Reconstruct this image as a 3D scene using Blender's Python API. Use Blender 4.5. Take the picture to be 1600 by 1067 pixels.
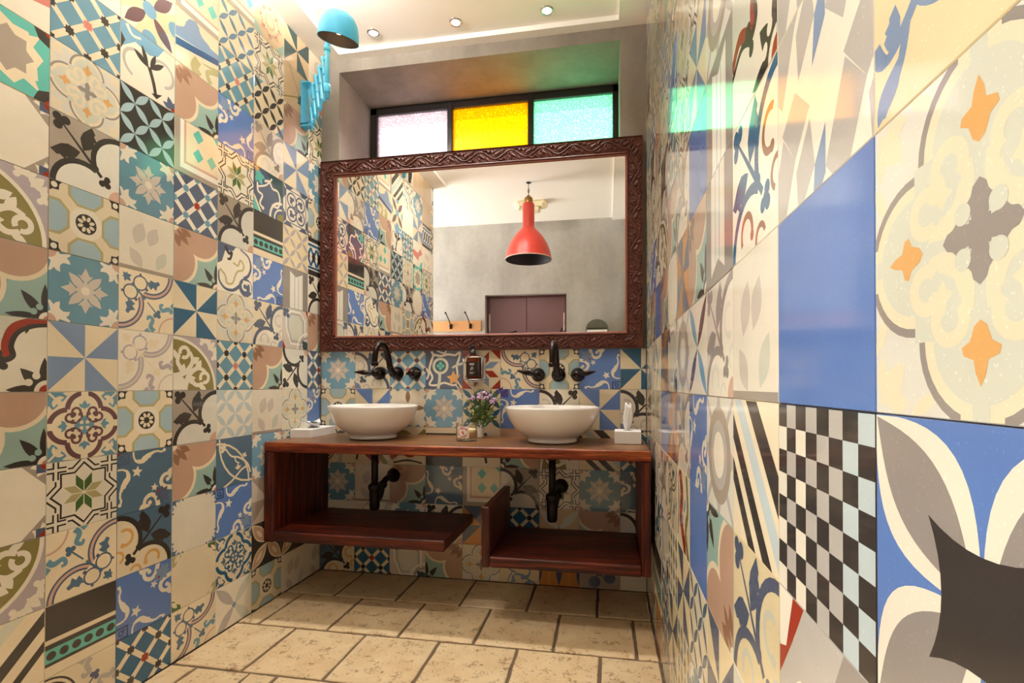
import bpy, math, random
from mathutils import Vector, Matrix
random.seed(7)
PI = math.pi
for o in list(bpy.data.objects): bpy.data.objects.remove(o, do_unlink=True)
SC = bpy.context.scene
COL = SC.collection

# ------------------------------------------------------------------ camera
cd = bpy.data.cameras.new('camera'); cam = bpy.data.objects.new('camera', cd); COL.objects.link(cam)
cd.sensor_fit = 'HORIZONTAL'; cd.sensor_width = 36.0; cd.lens = 36.0 * 761.65 / 1600
cd.shift_x = -(817.32 - 800) / 1600; cd.shift_y = (595.68 - 533.5) / 1600
cd.clip_start = 0.01; cd.clip_end = 100
yaw, pit, rol = .1701, .0082, .0011
fw = Vector((-math.sin(yaw) * math.cos(pit), math.cos(yaw) * math.cos(pit), math.sin(pit)))
rt = Vector((math.cos(yaw), math.sin(yaw), 0)); up = rt.cross(fw)
r2 = rt * math.cos(rol) + up * math.sin(rol); u2 = up * math.cos(rol) - rt * math.sin(rol)
CAM = Vector((.73522, -2.43318, .01966 + .98))
m = Matrix((r2, u2, -fw)).transposed().to_4x4(); m.translation = CAM
cam.matrix_world = m
SC.camera = cam

# ------------------------------------------------------------------ world, daylight, exposure
W = bpy.data.worlds.new('sky'); SC.world = W; W.use_nodes = True
bgn = W.node_tree.nodes['Background']
bgn.inputs[0].default_value = (.93, .97, 1.0, 1); bgn.inputs[1].default_value = 4.0

def area_light(name, loc, size, size_y, direction, energy, color):
    l = bpy.data.lights.new(name, 'AREA'); l.shape = 'RECTANGLE'; l.size = size; l.size_y = size_y
    l.energy = energy; l.color = color
    o = bpy.data.objects.new(name, l); COL.objects.link(o); o.location = loc
    o.rotation_euler = Vector(direction).to_track_quat('-Z', 'Y').to_euler()
    return o
# daylight entering by the open end of the passage beside the far wall
area_light('passage_daylight', (-2.55, -2.29, 1.35), 1.05, 2.3, (1, -.6, .4), 28, (1, .96, .92))

SC.view_settings.view_transform = 'Standard'; SC.view_settings.look = 'None'
SC.view_settings.exposure = 0.95; SC.view_settings.gamma = 1.0
SC.view_settings.use_curve_mapping = False
try:
    SC.cycles.use_denoising = True
    SC.cycles.max_bounces = 10; SC.cycles.diffuse_bounces = 5; SC.cycles.glossy_bounces = 5
    SC.cycles.transparent_max_bounces = 12; SC.cycles.sample_clamp_indirect = 6
except Exception: pass

# ------------------------------------------------------------------ helpers
def lin(c):
    return tuple(((x / 255) / 12.92 if x / 255 <= .04045 else ((x / 255 + .055) / 1.055) ** 2.4) for x in c[:3])
def tag(o, label=None, cat=None, group=None, kind=None):
    if label: o['label'] = label
    if cat: o['category'] = cat
    if group: o['group'] = group
    if kind: o['kind'] = kind
    return o
def empty(name, loc, label=None, cat=None, group=None, kind=None):
    o = bpy.data.objects.new(name, None); COL.objects.link(o); o.location = loc; o.empty_display_size = .05
    return tag(o, label, cat, group, kind)

class NT:
    def __init__(s, name):
        s.m = bpy.data.materials.new(name); s.m.use_nodes = True; s.t = s.m.node_tree
        s.b = s.t.nodes['Principled BSDF']; s.out = s.t.nodes['Material Output']
    def n(s, typ, **kw):
        x = s.t.nodes.new(typ)
        for k, v in kw.items():
            if k.startswith('i_'): x.inputs[k[2:].replace('_', ' ')].default_value = v
            else: setattr(x, k, v)
        return x
    def l(s, a, b): s.t.links.new(a, b)
    def ramp(s, fac, stops):
        r = s.n('ShaderNodeValToRGB'); s.l(fac, r.inputs[0]); e = r.color_ramp.elements
        while len(e) < len(stops): e.new(.5)
        for q, (p, c) in zip(e, stops): q.position = p; q.color = (*c, 1)
        return r.outputs[0]
    def mix(s, fac, a, b, mode='MIX'):
        x = s.n('ShaderNodeMix', data_type='RGBA', blend_type=mode)
        for sock, v in ((x.inputs[0], fac), (x.inputs[6], a), (x.inputs[7], b)):
            if hasattr(v, 'links'): s.l(v, sock)
            elif isinstance(v, (int, float)): sock.default_value = v
            else: sock.default_value = (*v, 1)
        return x.outputs[2]
    def coords(s, scale=(1, 1, 1), kind='Object', rot=(0, 0, 0)):
        c = s.n('ShaderNodeTexCoord'); mp = s.n('ShaderNodeMapping'); mp.inputs['Scale'].default_value = scale
        mp.inputs['Rotation'].default_value = rot
        s.l(c.outputs[kind], mp.inputs[0]); return mp.outputs[0]
    def pos(s, scale=(1, 1, 1), rot=(0, 0, 0)):
        c = s.n('ShaderNodeNewGeometry'); mp = s.n('ShaderNodeMapping'); mp.inputs['Scale'].default_value = scale
        mp.inputs['Rotation'].default_value = rot
        s.l(c.outputs['Position'], mp.inputs[0]); return mp.outputs[0]
    def noise(s, vec, scale, detail=4, rough=.5):
        x = s.n('ShaderNodeTexNoise'); x.inputs['Scale'].default_value = scale; x.inputs['Detail'].default_value = detail
        x.inputs['Roughness'].default_value = rough; s.l(vec, x.inputs['Vector']); return x.outputs['Fac']
    def bump(s, h, strength=.2, dist=.01):
        x = s.n('ShaderNodeBump'); x.inputs['Strength'].default_value = strength; x.inputs['Distance'].default_value = dist
        s.l(h, x.inputs['Height']); s.l(x.outputs[0], s.b.inputs['Normal'])

def plain(name, rgb, rough=.5, metal=0., spec=.5, noise=0., nscale=20, bump=0., **kw):
    t = NT(name); c = lin(rgb)
    t.b.inputs['Base Color'].default_value = (*c, 1); t.b.inputs['Roughness'].default_value = rough
    t.b.inputs['Metallic'].default_value = metal; t.b.inputs['Specular IOR Level'].default_value = spec
    for k, v in kw.items(): t.b.inputs[k.replace('_', ' ')].default_value = v
    v = t.pos()
    f = t.noise(v, nscale)
    t.l(t.mix(f, tuple(x * (1 - noise) for x in c), tuple(min(1, x * (1 + noise)) for x in c)), t.b.inputs['Base Color'])
    if bump: t.bump(f, bump, .002)
    return t.m

# --- tile colours: cement tile with a polished sealed face
PAL = dict(cream=(230, 213, 178), yellow=(230, 210, 164), ivory=(234, 223, 199), white=(238, 230, 214), sage=(208, 206, 184), aqua=(152, 178, 164),
    blue=(108, 148, 162), sky=(122, 164, 186), lblue=(166, 188, 190), royal=(98, 128, 184), steel=(88, 112, 130), dteal=(52, 98, 126), slate=(88, 97, 116),
    greyblue=(130, 148, 172), black=(64, 58, 53), grey=(150, 140, 130), lgrey=(184, 176, 164), taupe=(166, 152, 134), lilac=(180, 167, 166),
    brown=(188, 152, 126), dbrown=(148, 110, 84), olive=(140, 128, 74), lolive=(182, 170, 120), orange=(220, 166, 100), red=(158, 56, 38),
    pink=(206, 128, 112), rose=(206, 166, 142), turq=(100, 184, 168), maroon=(108, 78, 78), navy=(62, 78, 114), green=(84, 110, 60),
    tan=(208, 180, 142), pale=(218, 212, 194), paleblue=(190, 200, 196), fog=(208, 196, 178), dgreen=(62, 84, 84), amber=(196, 132, 60))
CMAT = {}
def cmat(name):
    if name in CMAT: return CMAT[name]
    t = NT('tile_' + name); c = lin(PAL[name])
    v = t.pos()
    oi = t.n('ShaderNodeObjectInfo')
    n1 = t.noise(v, 9, 3); n2 = t.noise(v, 420, 2, .7)
    a = t.mix(n1, tuple(x * .86 for x in c), tuple(min(1, x * 1.1) for x in c))
    mr = t.n('ShaderNodeMapRange'); t.l(oi.outputs['Random'], mr.inputs[0]); mr.inputs[3].default_value = .9; mr.inputs[4].default_value = 1.08
    cr = t.n('ShaderNodeCombineColor')
    for i in range(3): t.l(mr.outputs[0], cr.inputs[i])
    a = t.mix(1.0, a, cr.outputs[0], 'MULTIPLY')
    sp = t.ramp(n2, [(.0, (.9, .9, .9)), (.36, (1, 1, 1)), (.64, (1, 1, 1)), (.72, (1.5, 1.5, 1.5))])
    a = t.mix(.55, a, sp, 'MULTIPLY')
    t.l(a, t.b.inputs['Base Color'])
    n3 = t.noise(v, 26, 2)
    rr = t.n('ShaderNodeMapRange'); t.l(n3, rr.inputs[0]); rr.inputs[1].default_value = .3; rr.inputs[2].default_value = .7
    rr.inputs[3].default_value = .05; rr.inputs[4].default_value = .12
    t.l(rr.outputs[0], t.b.inputs['Roughness'])
    t.b.inputs['Specular IOR Level'].default_value = .62
    n4 = t.noise(v, 5, 2); t.bump(n4, .05, .006)
    CMAT[name] = t.m
    return t.m

class MB:
    def __init__(s): s.v = []; s.f = []; s.mi = []; s.sm = []
    def add(s, vs, fs, mi=0, smooth=False):
        b = len(s.v); s.v += [tuple(v) for v in vs]
        for f in fs: s.f.append(tuple(b + i for i in f)); s.mi.append(mi); s.sm.append(smooth)
    def box(s, lo, hi, mi=0, bev=0.):
        x0, y0, z0 = lo; x1, y1, z1 = hi
        if bev <= 0:
            s.add([(x0, y0, z0), (x1, y0, z0), (x1, y1, z0), (x0, y1, z0), (x0, y0, z1), (x1, y0, z1), (x1, y1, z1), (x0, y1, z1)],
                  [(0, 3, 2, 1), (4, 5, 6, 7), (0, 1, 5, 4), (1, 2, 6, 5), (2, 3, 7, 6), (3, 0, 4, 7)], mi); return
        b = min(bev, (x1 - x0) / 2.01, (y1 - y0) / 2.01, (z1 - z0) / 2.01)
        cx, cy, cz = (x0 + x1) / 2, (y0 + y1) / 2, (z0 + z1) / 2
        vs = []; idx = {}
        for sx in (-1, 1):
            for sy in (-1, 1):
                for sz in (-1, 1):
                    X, Y, Z = (x1 if sx > 0 else x0), (y1 if sy > 0 else y0), (z1 if sz > 0 else z0)
                    for ax in range(3):
                        p = [X - sx * b, Y - sy * b, Z - sz * b]; p[ax] = (X, Y, Z)[ax]
                        idx[(sx, sy, sz, ax)] = len(vs); vs.append(tuple(p))
        fs = []
        def q(a): 
            c = [sum(vs[i][k] for i in a) / len(a) for k in range(3)]
            n = (Vector(vs[a[1]]) - Vector(vs[a[0]])).cross(Vector(vs[a[2]]) - Vector(vs[a[1]]))
            if n.dot(Vector((c[0] - cx, c[1] - cy, c[2] - cz))) < 0: a = a[::-1]
            fs.append(tuple(a))
        S = (-1, 1)
        for sg in S:
            q([idx[(sg, -1, -1, 0)], idx[(sg, 1, -1, 0)], idx[(sg, 1, 1, 0)], idx[(sg, -1, 1, 0)]])
            q([idx[(-1, sg, -1, 1)], idx[(1, sg, -1, 1)], idx[(1, sg, 1, 1)], idx[(-1, sg, 1, 1)]])
            q([idx[(-1, -1, sg, 2)], idx[(1, -1, sg, 2)], idx[(1, 1, sg, 2)], idx[(-1, 1, sg, 2)]])
        for a in S:
            for c in S:
                q([idx[(a, c, -1, 0)], idx[(a, c, 1, 0)], idx[(a, c, 1, 1)], idx[(a, c, -1, 1)]])
                q([idx[(a, -1, c, 0)], idx[(a, 1, c, 0)], idx[(a, 1, c, 2)], idx[(a, -1, c, 2)]])
                q([idx[(-1, a, c, 1)], idx[(1, a, c, 1)], idx[(1, a, c, 2)], idx[(-1, a, c, 2)]])
                for d in S: q([idx[(a, c, d, 0)], idx[(a, c, d, 1)], idx[(a, c, d, 2)]])
        s.add(vs, fs, mi)
    def lathe(s, prof, n=32, c=(0, 0, 0), axis=(0, 0, 1), sx=1., sy=1., mi=0, smooth=True, cap=True):
        ax = Vector(axis).normalized(); t = Vector((1, 0, 0)) if abs(ax.x) < .9 else Vector((0, 1, 0))
        e1 = (t - ax * t.dot(ax)).normalized(); e2 = ax.cross(e1); c = Vector(c)
        vs = []; fs = []
        for r, h in prof:
            for k in range(n):
                a = 2 * PI * k / n
                vs.append(c + ax * h + e1 * (r * math.cos(a) * sx) + e2 * (r * math.sin(a) * sy))
        for i in range(len(prof) - 1):
            for k in range(n):
                fs.append((i * n + k, i * n + (k + 1) % n, (i + 1) * n + (k + 1) % n, (i + 1) * n + k))
        s.add(vs, fs, mi, smooth)
        if cap:
            b = len(s.v) - len(vs)
            if prof[0][0] > 1e-6: s.f.append(tuple(b + k for k in range(n))[::-1]); s.mi.append(mi); s.sm.append(False)
            if prof[-1][0] > 1e-6: s.f.append(tuple(b + (len(prof) - 1) * n + k for k in range(n))); s.mi.append(mi); s.sm.append(False)
    def tube(s, pts, rad, n=10, mi=0, cap=True, smooth=True, flat=None):
        pts = [Vector(p) for p in pts]; R = rad if isinstance(rad, (list, tuple)) else [rad] * len(pts)
        vs = []; fs = []; prev = None
        for i, p in enumerate(pts):
            d = (pts[min(i + 1, len(pts) - 1)] - pts[max(i - 1, 0)]).normalized()
            if prev is None:
                t = Vector((0, 0, 1)) if abs(d.z) < .9 else Vector((1, 0, 0)); e1 = (t - d * t.dot(d)).normalized()
            else: e1 = (prev - d * prev.dot(d)).normalized()
            prev = e1; e2 = d.cross(e1)
            for k in range(n):
                a = 2 * PI * k / n
                vs.append(p + e1 * (R[i] * math.cos(a)) + e2 * (R[i] * math.sin(a) * (flat or 1)))
        for i in range(len(pts) - 1):
            for k in range(n): fs.append((i * n + k, i * n + (k + 1) % n, (i + 1) * n + (k + 1) % n, (i + 1) * n + k))
        if cap: fs.append(tuple(range(n))[::-1]); fs.append(tuple((len(pts) - 1) * n + k for k in range(n)))
        s.add(vs, fs, mi, smooth)
    def ball(s, c, r, n=12, m_=8, mi=0, sc=(1, 1, 1)):
        prof = [(max(1e-7, r * math.sin(PI * i / m_)), -r * math.cos(PI * i / m_)) for i in range(m_ + 1)]
        b = len(s.v); s.lathe(prof, n, (0, 0, 0), mi=mi, cap=False)
        for i in range(b, len(s.v)): v = s.v[i]; s.v[i] = (c[0] + v[0] * sc[0], c[1] + v[1] * sc[1], c[2] + v[2] * sc[2])
    def xf(s, M, start=0):
        for i in range(start, len(s.v)): s.v[i] = tuple(M @ Vector(s.v[i]))
    def build(s, name, mats, parent=None, local=True):
        me = bpy.data.meshes.new(name)
        off = parent.location if (parent is not None and not local) else Vector((0, 0, 0))
        me.from_pydata([tuple(Vector(v) - off) for v in s.v], [], s.f)
        for mm in (mats if isinstance(mats, (list, tuple)) else [mats]): me.materials.append(mm)
        me.polygons.foreach_set('material_index', s.mi); me.polygons.foreach_set('use_smooth', s.sm); me.update()
        o = bpy.data.objects.new(name, me); COL.objects.link(o)
        if parent is not None: o.parent = parent
        return o
def crom(pts, n=8):
    P = [Vector(p) for p in pts]; out = []
    for i in range(len(P) - 1):
        a, b, c, d = P[max(i - 1, 0)], P[i], P[i + 1], P[min(i + 2, len(P) - 1)]
        for k in range(n):
            t = k / n
            out.append(.5 * ((2 * b) + (c - a) * t + (2 * a - 5 * b + 4 * c - d) * t * t + (3 * b - a - 3 * c + d) * t ** 3))
    out.append(P[-1]); return out
def copy_tree(o, parent=None):
    c = o.copy(); COL.objects.link(c); c.parent = parent
    for ch in o.children: copy_tree(ch, c)
    return c

# ------------------------------------------------------------------ the tile designs: inlaid coloured cement shapes
def disc(c, r, n=22, sx=1, sy=1, rot=0):
    cr, sr = math.cos(rot), math.sin(rot); o = []
    for k in range(n):
        x, y = r * sx * math.cos(2 * PI * k / n), r * sy * math.sin(2 * PI * k / n)
        o.append((c[0] + x * cr - y * sr, c[1] + x * sr + y * cr))
    return [o]
def ring(c, r0, r1, a0=0, a1=360, n=None):
    n = n or max(6, int(abs(a1 - a0) / 12)); o = []
    for k in range(n):
        p, q = math.radians(a0 + (a1 - a0) * k / n), math.radians(a0 + (a1 - a0) * (k + 1) / n)
        o.append([(c[0] + r0 * math.cos(p), c[1] + r0 * math.sin(p)), (c[0] + r1 * math.cos(p), c[1] + r1 * math.sin(p)),
                  (c[0] + r1 * math.cos(q), c[1] + r1 * math.sin(q)), (c[0] + r0 * math.cos(q), c[1] + r0 * math.sin(q))])
    return o
def line(a, b, w):
    dx, dy = b[0] - a[0], b[1] - a[1]; L = math.hypot(dx, dy); nx, ny = -dy / L * w / 2, dx / L * w / 2
    return [[(a[0] + nx, a[1] + ny), (a[0] - nx, a[1] - ny), (b[0] - nx, b[1] - ny), (b[0] + nx, b[1] + ny)]]
def stroke(pts, w0, w1=None, n=5, ball=False):
    w1 = w0 if w1 is None else w1
    P = crom([(*p, 0) for p in pts], n); N = len(P); L = []; R = []
    for i, p in enumerate(P):
        d = (P[min(i + 1, N - 1)] - P[max(i - 1, 0)]); d.normalize(); w = (w0 + (w1 - w0) * i / (N - 1)) / 2
        L.append((p.x - d.y * w, p.y + d.x * w)); R.append((p.x + d.y * w, p.y - d.x * w))
    o = [[L[i], R[i], R[i + 1], L[i + 1]] for i in range(N - 1)]
    if ball: o += disc((P[-1].x, P[-1].y), w1 * .85, 12); o += disc((P[0].x, P[0].y), w0 * .5, 10)
    return o
def petal(a, b, w, n=7):
    dx, dy = b[0] - a[0], b[1] - a[1]; L = math.hypot(dx, dy); nx, ny = -dy / L, dx / L; up_ = []; dn = []
    for k in range(n + 1):
        t = k / n; h = w / 2 * math.sin(PI * t)
        up_.append((a[0] + dx * t + nx * h, a[1] + dy * t + ny * h)); dn.append((a[0] + dx * t - nx * h, a[1] + dy * t - ny * h))
    return [up_ + dn[::-1][1:-1]]
def star(c, n, r0, r1, rot=0):
    return [[(c[0] + (r0 if k % 2 == 0 else r1) * math.cos(PI * k / n + rot), c[1] + (r0 if k % 2 == 0 else r1) * math.sin(PI * k / n + rot)) for k in range(2 * n)]]
def poly(*p): return [list(p)]
def rect(a, b, c, d): return [[(a, b), (c, b), (c, d), (a, d)]]
def trefoil(c, r, ang):
    o = []
    for k in (-100, 0, 100):
        a = math.radians(ang + k); o += disc((c[0] + r * math.cos(a), c[1] + r * math.sin(a)), r * .85, 12)
    return o + disc(c, r * .7, 10)
def T(polys, f): return [[f(*p) for p in q] for q in polys]
def rot(polys, k=1):
    for _ in range(k % 4): polys = T(polys, lambda u, v: (1 - v, u))
    return polys
def D(polys): return polys + T(polys, lambda u, v: (1 - v, 1 - u))      # twin across the top-left to bottom-right axis
def D2(polys): return polys + T(polys, lambda u, v: (v, u))
def r4(polys): return polys + rot(polys, 1) + rot(polys, 2) + rot(polys, 3)
def mx(polys): return polys + T(polys, lambda u, v: (1 - u, v))

def leafshape(a, b, w):       # a toothed leaf from a to b
    dx, dy = b[0] - a[0], b[1] - a[1]; L = math.hypot(dx, dy); ux, uy = dx / L, dy / L
    prof = [(0, .02), (.18, .5), (.4, .85), (.52, .62), (.62, .85), (.74, .45), (.84, .5), (1, 0)]
    prof2 = [(.8, -.28), (.6, -.55), (.35, -.6), (.15, -.3)]
    return [[(a[0] + ux * t * L - uy * h * w, a[1] + uy * t * L + ux * h * w) for t, h in prof + prof2]]
def fleur(c, ang, r):         # fleur-de-lis like sprig
    a = math.radians(ang); f = lambda d, k: (c[0] + d * r * math.cos(a + k), c[1] + d * r * math.sin(a + k))
    return petal(f(0, 0), f(1, 0), r * .5) + petal(f(.15, 0), f(.85, .75), r * .34) + petal(f(.15, 0), f(.85, -.75), r * .34)

def d_lattice(bg='blue', band='cream', node='black', mid='pink'):
    L = []
    for a, b in (((0, 0), (1, 1)), ((0, 1), (1, 0)), ((0, .5), (.5, 1)), ((.5, 0), (1, .5)), ((0, .5), (.5, 0)), ((.5, 1), (1, .5))): L += line(a, b, .085)
    S = []
    for p in ((.25, .25), (.25, .75), (.75, .25), (.75, .75), (0, 0), (1, 0), (0, 1), (1, 1), (.5, 0), (0, .5), (1, .5), (.5, 1)): S += star(p, 8, .078, .056)
    return bg, [(band, L), (node, S), (mid, star((.5, .5), 8, .082, .06))]
def d_pinwheel(dark='greyblue', light='cream'):
    t = poly((0, 1), (.5, 1), (.5, .5))
    return light, [(dark, r4(t))]
def d_snow(bg='blue', fl='fog', co='ivory'):
    P = r4(petal((.5, .5), (.735, .735), .13)) + r4(petal((.5, .5), (.5, .7), .06) + poly((.5, .84), (.44, .72), (.39, .73), (.45, .66), (.5, .62), (.55, .66), (.61, .73), (.56, .72)))
    Cn = poly((0, 0), (.13, 0), (.15, .035), (.215, .02), (.29, .0), (.29, .03), (.235, .075), (.27, .10), (.29, .155), (.20, .15), (.17, .17), (.15, .20), (.155, .29), (.10, .27), (.075, .235), (.03, .29), (0, .29), (.02, .215), (.035, .15), (0, .13))
    return bg, [(co, r4(Cn)), ('rose', r4(disc((0, 0), .11, 24))), (fl, P), ('ivory', disc((.5, .5), .062))]
def d_wheel(bg='cream', lobe='lblue', edge='lolive'):
    o = poly((.245, 1.1), (.245, .857), (.372, .728), (.628, .728), (.755, .857), (.755, 1.1)); i = poly((.285, 1.1), (.285, .872), (.39, .765), (.61, .765), (.715, .872), (.715, 1.1))
    pet = []
    for k in range(8):
        a = 2 * PI * k / 8 + .39; pet += disc((.5 + .088 * math.cos(a), .5 + .088 * math.sin(a)), .036, 12, 1.15, .72, a)
    return bg, [('ivory', disc((.5, .5), .235, 30)), (edge, r4(o)), (lobe, r4(i)), ('black', disc((.5, .5), .15, 30)), (bg, pet), ('black', disc((.5, .5), .035, 12)),
                ('black', r4(poly((0, 0), (.17, 0), (.13, .045), (.125, .125), (.045, .13), (0, .17)))), ('ivory', r4(disc((.065, .065), .042, 14)))]
def d_vine(bg='taupe', st='black', lobe='pale', curl=None, spot='rose'):
    lb = D(disc((1.0, .55), .40, 36)) + poly((.6, .4), (1, .62), (1, 0), (.38, 0))
    ly = [(lobe, lb)]
    if spot: ly.append((spot, disc((1, 0), .17)))
    if curl: ly.append((curl, D(ring((.86, .62), .10, .15, 60, 290) + disc((.9, .5), .04, 10) + ring((.98, .32), .07, .11, 80, 250))))
    s = D(ring((1.0, .55), .365, .445, 88, 208)) + stroke([(.18, .84), (.42, .6), (.72, .3)], .022, .055)
    s += D(leafshape((.45, .59), (.57, .99), -.15)) + trefoil((.15, .87), .074, 135) + trefoil((.775, .245), .058, -45) + disc((.63, .40), .05, 12)
    return bg, ly + [(st, s)]
def d_scallop(bg='aqua', fill='brown', edge='cream', leaf='black', dk='dbrown'):
    c = [(.6, .95), (.05, .4)]
    o = disc(c[0], .475, 36) + disc(c[1], .475, 36) + poly((0, .4), (.3, .5), (.5, .7), (.6, 1), (0, 1)); i = disc(c[0], .415, 36) + disc(c[1], .415, 36) + poly((0, .4), (.3, .5), (.5, .7), (.6, 1), (0, 1))
    t = petal((.06, .94), (.32, .70), .12) + D(petal((.03, .86), (.13, .62), .12) + disc((.1, .76), .06, 10))
    b = petal((.97, .03), (.68, .37), .13) + D(petal((.95, .03), (.50, .035), .1)) + disc((.97, .03), .14)
    return bg, [(edge, o), (fill, i), (dk, t), (edge, disc((0, 1), .1)), (leaf, b), (bg, D(disc((.83, .1), .045, 12))), ('ivory', disc((1, 0), .11)), ('pink', disc((1, 0), .055))]
def d_damask(bg='royal', sc='ivory', dk='navy'):
    s = D(stroke([(.27, 1.0), (.31, .85), (.40, .78), (.50, .82), (.53, .91), (.47, .96), (.43, .91)], .085, .045, ball=True) + poly((.5, .86), (.6, .93), (.63, 1), (.5, 1)))
    s += star((.345, .665), 5, .075, .032, .8) + star((.665, .345), 5, .1, .045, .78)
    s += D(stroke([(.985, .27), (.88, .285), (.80, .38), (.83, .50), (.92, .58), (.95, .70), (.93, .78), (.955, .84)], .03, .035, ball=True) + leafshape((.80, .36), (.97, .66), .07) + petal((.84, .28), (.79, .48), .07))
    fl = fleur((.2, .8), 135, .2) + fleur((.2, .8), -45, .16) + fleur((.2, .8), 45, .15) + fleur((.2, .8), 225, .15)
    return bg, [(sc, s), ('greyblue' if bg == 'royal' else 'slate', fl), ('red', disc((.25, .75), .022, 10)), (dk, rect(.8, 0, 1, .2)), (bg, rect(.83, .03, 1, .17)), (dk, ring((.92, .1), .025, .05) + disc((.87, .14), .02, 8)), ('red', disc((1, 0), .05, 12))]
def d_star8(bg='ivory', ln='black', a='green', b='lolive'):
    R = 22.5 * PI / 180
    L = [(ln, star((.5, .5), 8, .56, .425, 0)), (bg, star((.5, .5), 8, .525, .398, 0)), (ln, star((.5, .5), 8, .462, .35, 0)), (bg, star((.5, .5), 8, .425, .322, 0))]
    x = []
    for s in (0, 1): x += r4(line((.12, 1), (.12, .74), .085) + line((0, .88), (.26, .88), .085)) if s == 0 else []
    y = r4(line((.12, 1), (.12, .72), .038) + line((0, .88), (.28, .88), .038))
    L += [(ln, x), (bg, y)]
    p1 = []; p2 = []
    for k in range(8):
        an = PI / 4 * k + PI / 8; r = .30
        q = poly((.5, .5), (.5 + .17 * math.cos(an - .34), .5 + .17 * math.sin(an - .34)), (.5 + r * math.cos(an), .5 + r * math.sin(an)), (.5 + .17 * math.cos(an + .34), .5 + .17 * math.sin(an + .34)))
        if k in (1, 2, 5, 6): p1 += q
        else: p2 += q
    return bg, L + [(a, p1), (b, p2), (bg, r4(line((.5, .5), (.78, .5), .012)) + r4(line((.5, .5), (.7, .7), .012)))]
def quatref(r, off=.27):
    return r4(disc((.5, .5 + off), r, 34)) + rect(.5 - off, .5 - off, .5 + off, .5 + off)
def d_quatre(bg='pale', ln='grey', ed='cream', bud='orange', cross='grey', inn='sage'):
    sc = r4(mx(ring((.385, .715), .036, .08, -40, 235) + disc((.338, .675), .034, 12) + petal((.345, .70), (.36, .60), .05) + stroke([(.452, .70), (.456, .63), (.41, .578), (.35, .55)], .046, .05)))
    b = r4(poly((.5, .905), (.482, .87), (.475, .835), (.438, .822), (.432, .80), (.462, .785), (.478, .745), (.5, .73), (.522, .745), (.538, .785), (.568, .80), (.562, .822), (.525, .835), (.518, .87)))
    arm = [(.5, .5), (.472, .528), (.468, .555), (.440, .566), (.432, .590), (.458, .588), (.470, .600), (.476, .622), (.5, .64), (.524, .622), (.530, .600), (.542, .588), (.568, .590), (.560, .566), (.532, .555), (.528, .528)]
    cr = r4([arm]) + rect(.462, .462, .538, .538)
    cn = r4(fleur((.03, .03), 45, .2) + petal((.0, .2), (.08, .34), .05) + petal((.2, 0), (.34, .08), .05))
    return bg, [(ed, cn), (ln, quatref(.252) + r4(rect(.40, .9, .60, 1))), (ed, quatref(.224) + r4(rect(.425, .9, .575, 1))), (inn, quatref(.184) + r4(rect(.47, .9, .53, 1))), (ed, sc), (bud, b), (cross, cr), (inn, r4(disc((.562, .562), .031, 16)))]
def d_arabesk(bg='cream', ln='maroon', bl='blue'):
    cn = r4(poly((0, 0), (.30, 0), (.24, .1), (.1, .24), (0, .30)))
    spr = r4(stroke([(.02, .02), (.14, .14)], .03, .03) + fleur((.08, .08), 45, .17) + petal((.2, .02), (.36, .06), .06) + petal((.02, .2), (.06, .36), .06))
    sc = r4(mx(ring((.385, .70), .04, .075, -60, 230) + stroke([(.45, .69), (.46, .60), (.40, .56)], .04, .03) + disc((.35, .665), .035, 10)))
    f = r4(fleur((.5, .73), 90, .14)) + r4(line((.5, .5), (.5, .585), .035) + poly((.5, .65), (.46, .6), (.44, .59), (.47, .565), (.53, .565), (.56, .59), (.54, .6)))
    return bg, [(bl, cn), (bg, spr), (ln, quatref(.272, .24)), (bg, quatref(.20, .24)), (bg, r4(rect(.46, .9, .54, 1)) + r4(rect(.45, .84, .55, 1))), (ln, sc), (bl, f)]
def d_bluearc(bg='cream', ln='slate', mid='rose', leaf='steel', sc='blue'):
    c = [(.55, 1.0), (0, .45)]
    f = lambda r: disc(c[0], r, 40) + disc(c[1], r, 40) + poly((0, .45), (.28, .5), (.5, .72), (.55, 1), (0, 1))
    rg = D(ring((.37, .80), .105, .13) + line((.37, .92), (.37, .96), .04) + line((.47, .72), (.5, .69), .05))
    iv = D(poly((.50, .80), (.56, .89), (.63, .86), (.70, .89), (.735, .84), (.68, .80), (.66, .72), (.60, .77), (.56, .72)) + stroke([(.48, .84), (.56, .82)], .03)) + fleur((.1, .9), 135, -.14) + fleur((.14, .86), 135, .1) + line((.22, .78), (.46, .54), .035)
    tr = stroke([(.5, .5), (.66, .34)], .02, .025) + trefoil((.68, .32), .045, -45)
    cu = D(stroke([(.62, .02), (.56, .10), (.60, .22), (.52, .26), (.5, .2)], .09, .04) + poly((.42, .0), (.5, .07), (.56, 0)))
    return bg, [(ln, f(.44)), (mid, f(.412)), (ln, f(.372)), (bg, f(.342)), (ln, rg), (leaf, iv), (leaf, tr), (sc, cu), (mid, ring((1, 0), .27, .30, 90, 180))]
def d_olive(bg='lilac', ol='olive', ed='ivory'):
    sc = D2(ring((.24, .70), .06, .13, -120, 200) + stroke([(.13, .66), (.10, .5), (.28, .3)], .07, .09) + stroke([(.36, .72), (.42, .55), (.30, .36), (.05, .25)], .06, .12) + petal((.36, .5), (.58, .62), .13) + petal((.0, .75), (.1, .55), .1))
    fl = fleur((.78, .78), 45, .24) + D2(trefoil((.66, .93), .05, 120) + fleur((.72, .9), 30, .16))
    return bg, [(ed, disc((0, 0), .985, 60) + fl), (ol, disc((0, 0), .93, 60)), (ed, sc + disc((0, 0), .32, 30) + D2(fleur((.2, .3), 80, .2)))]
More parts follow.
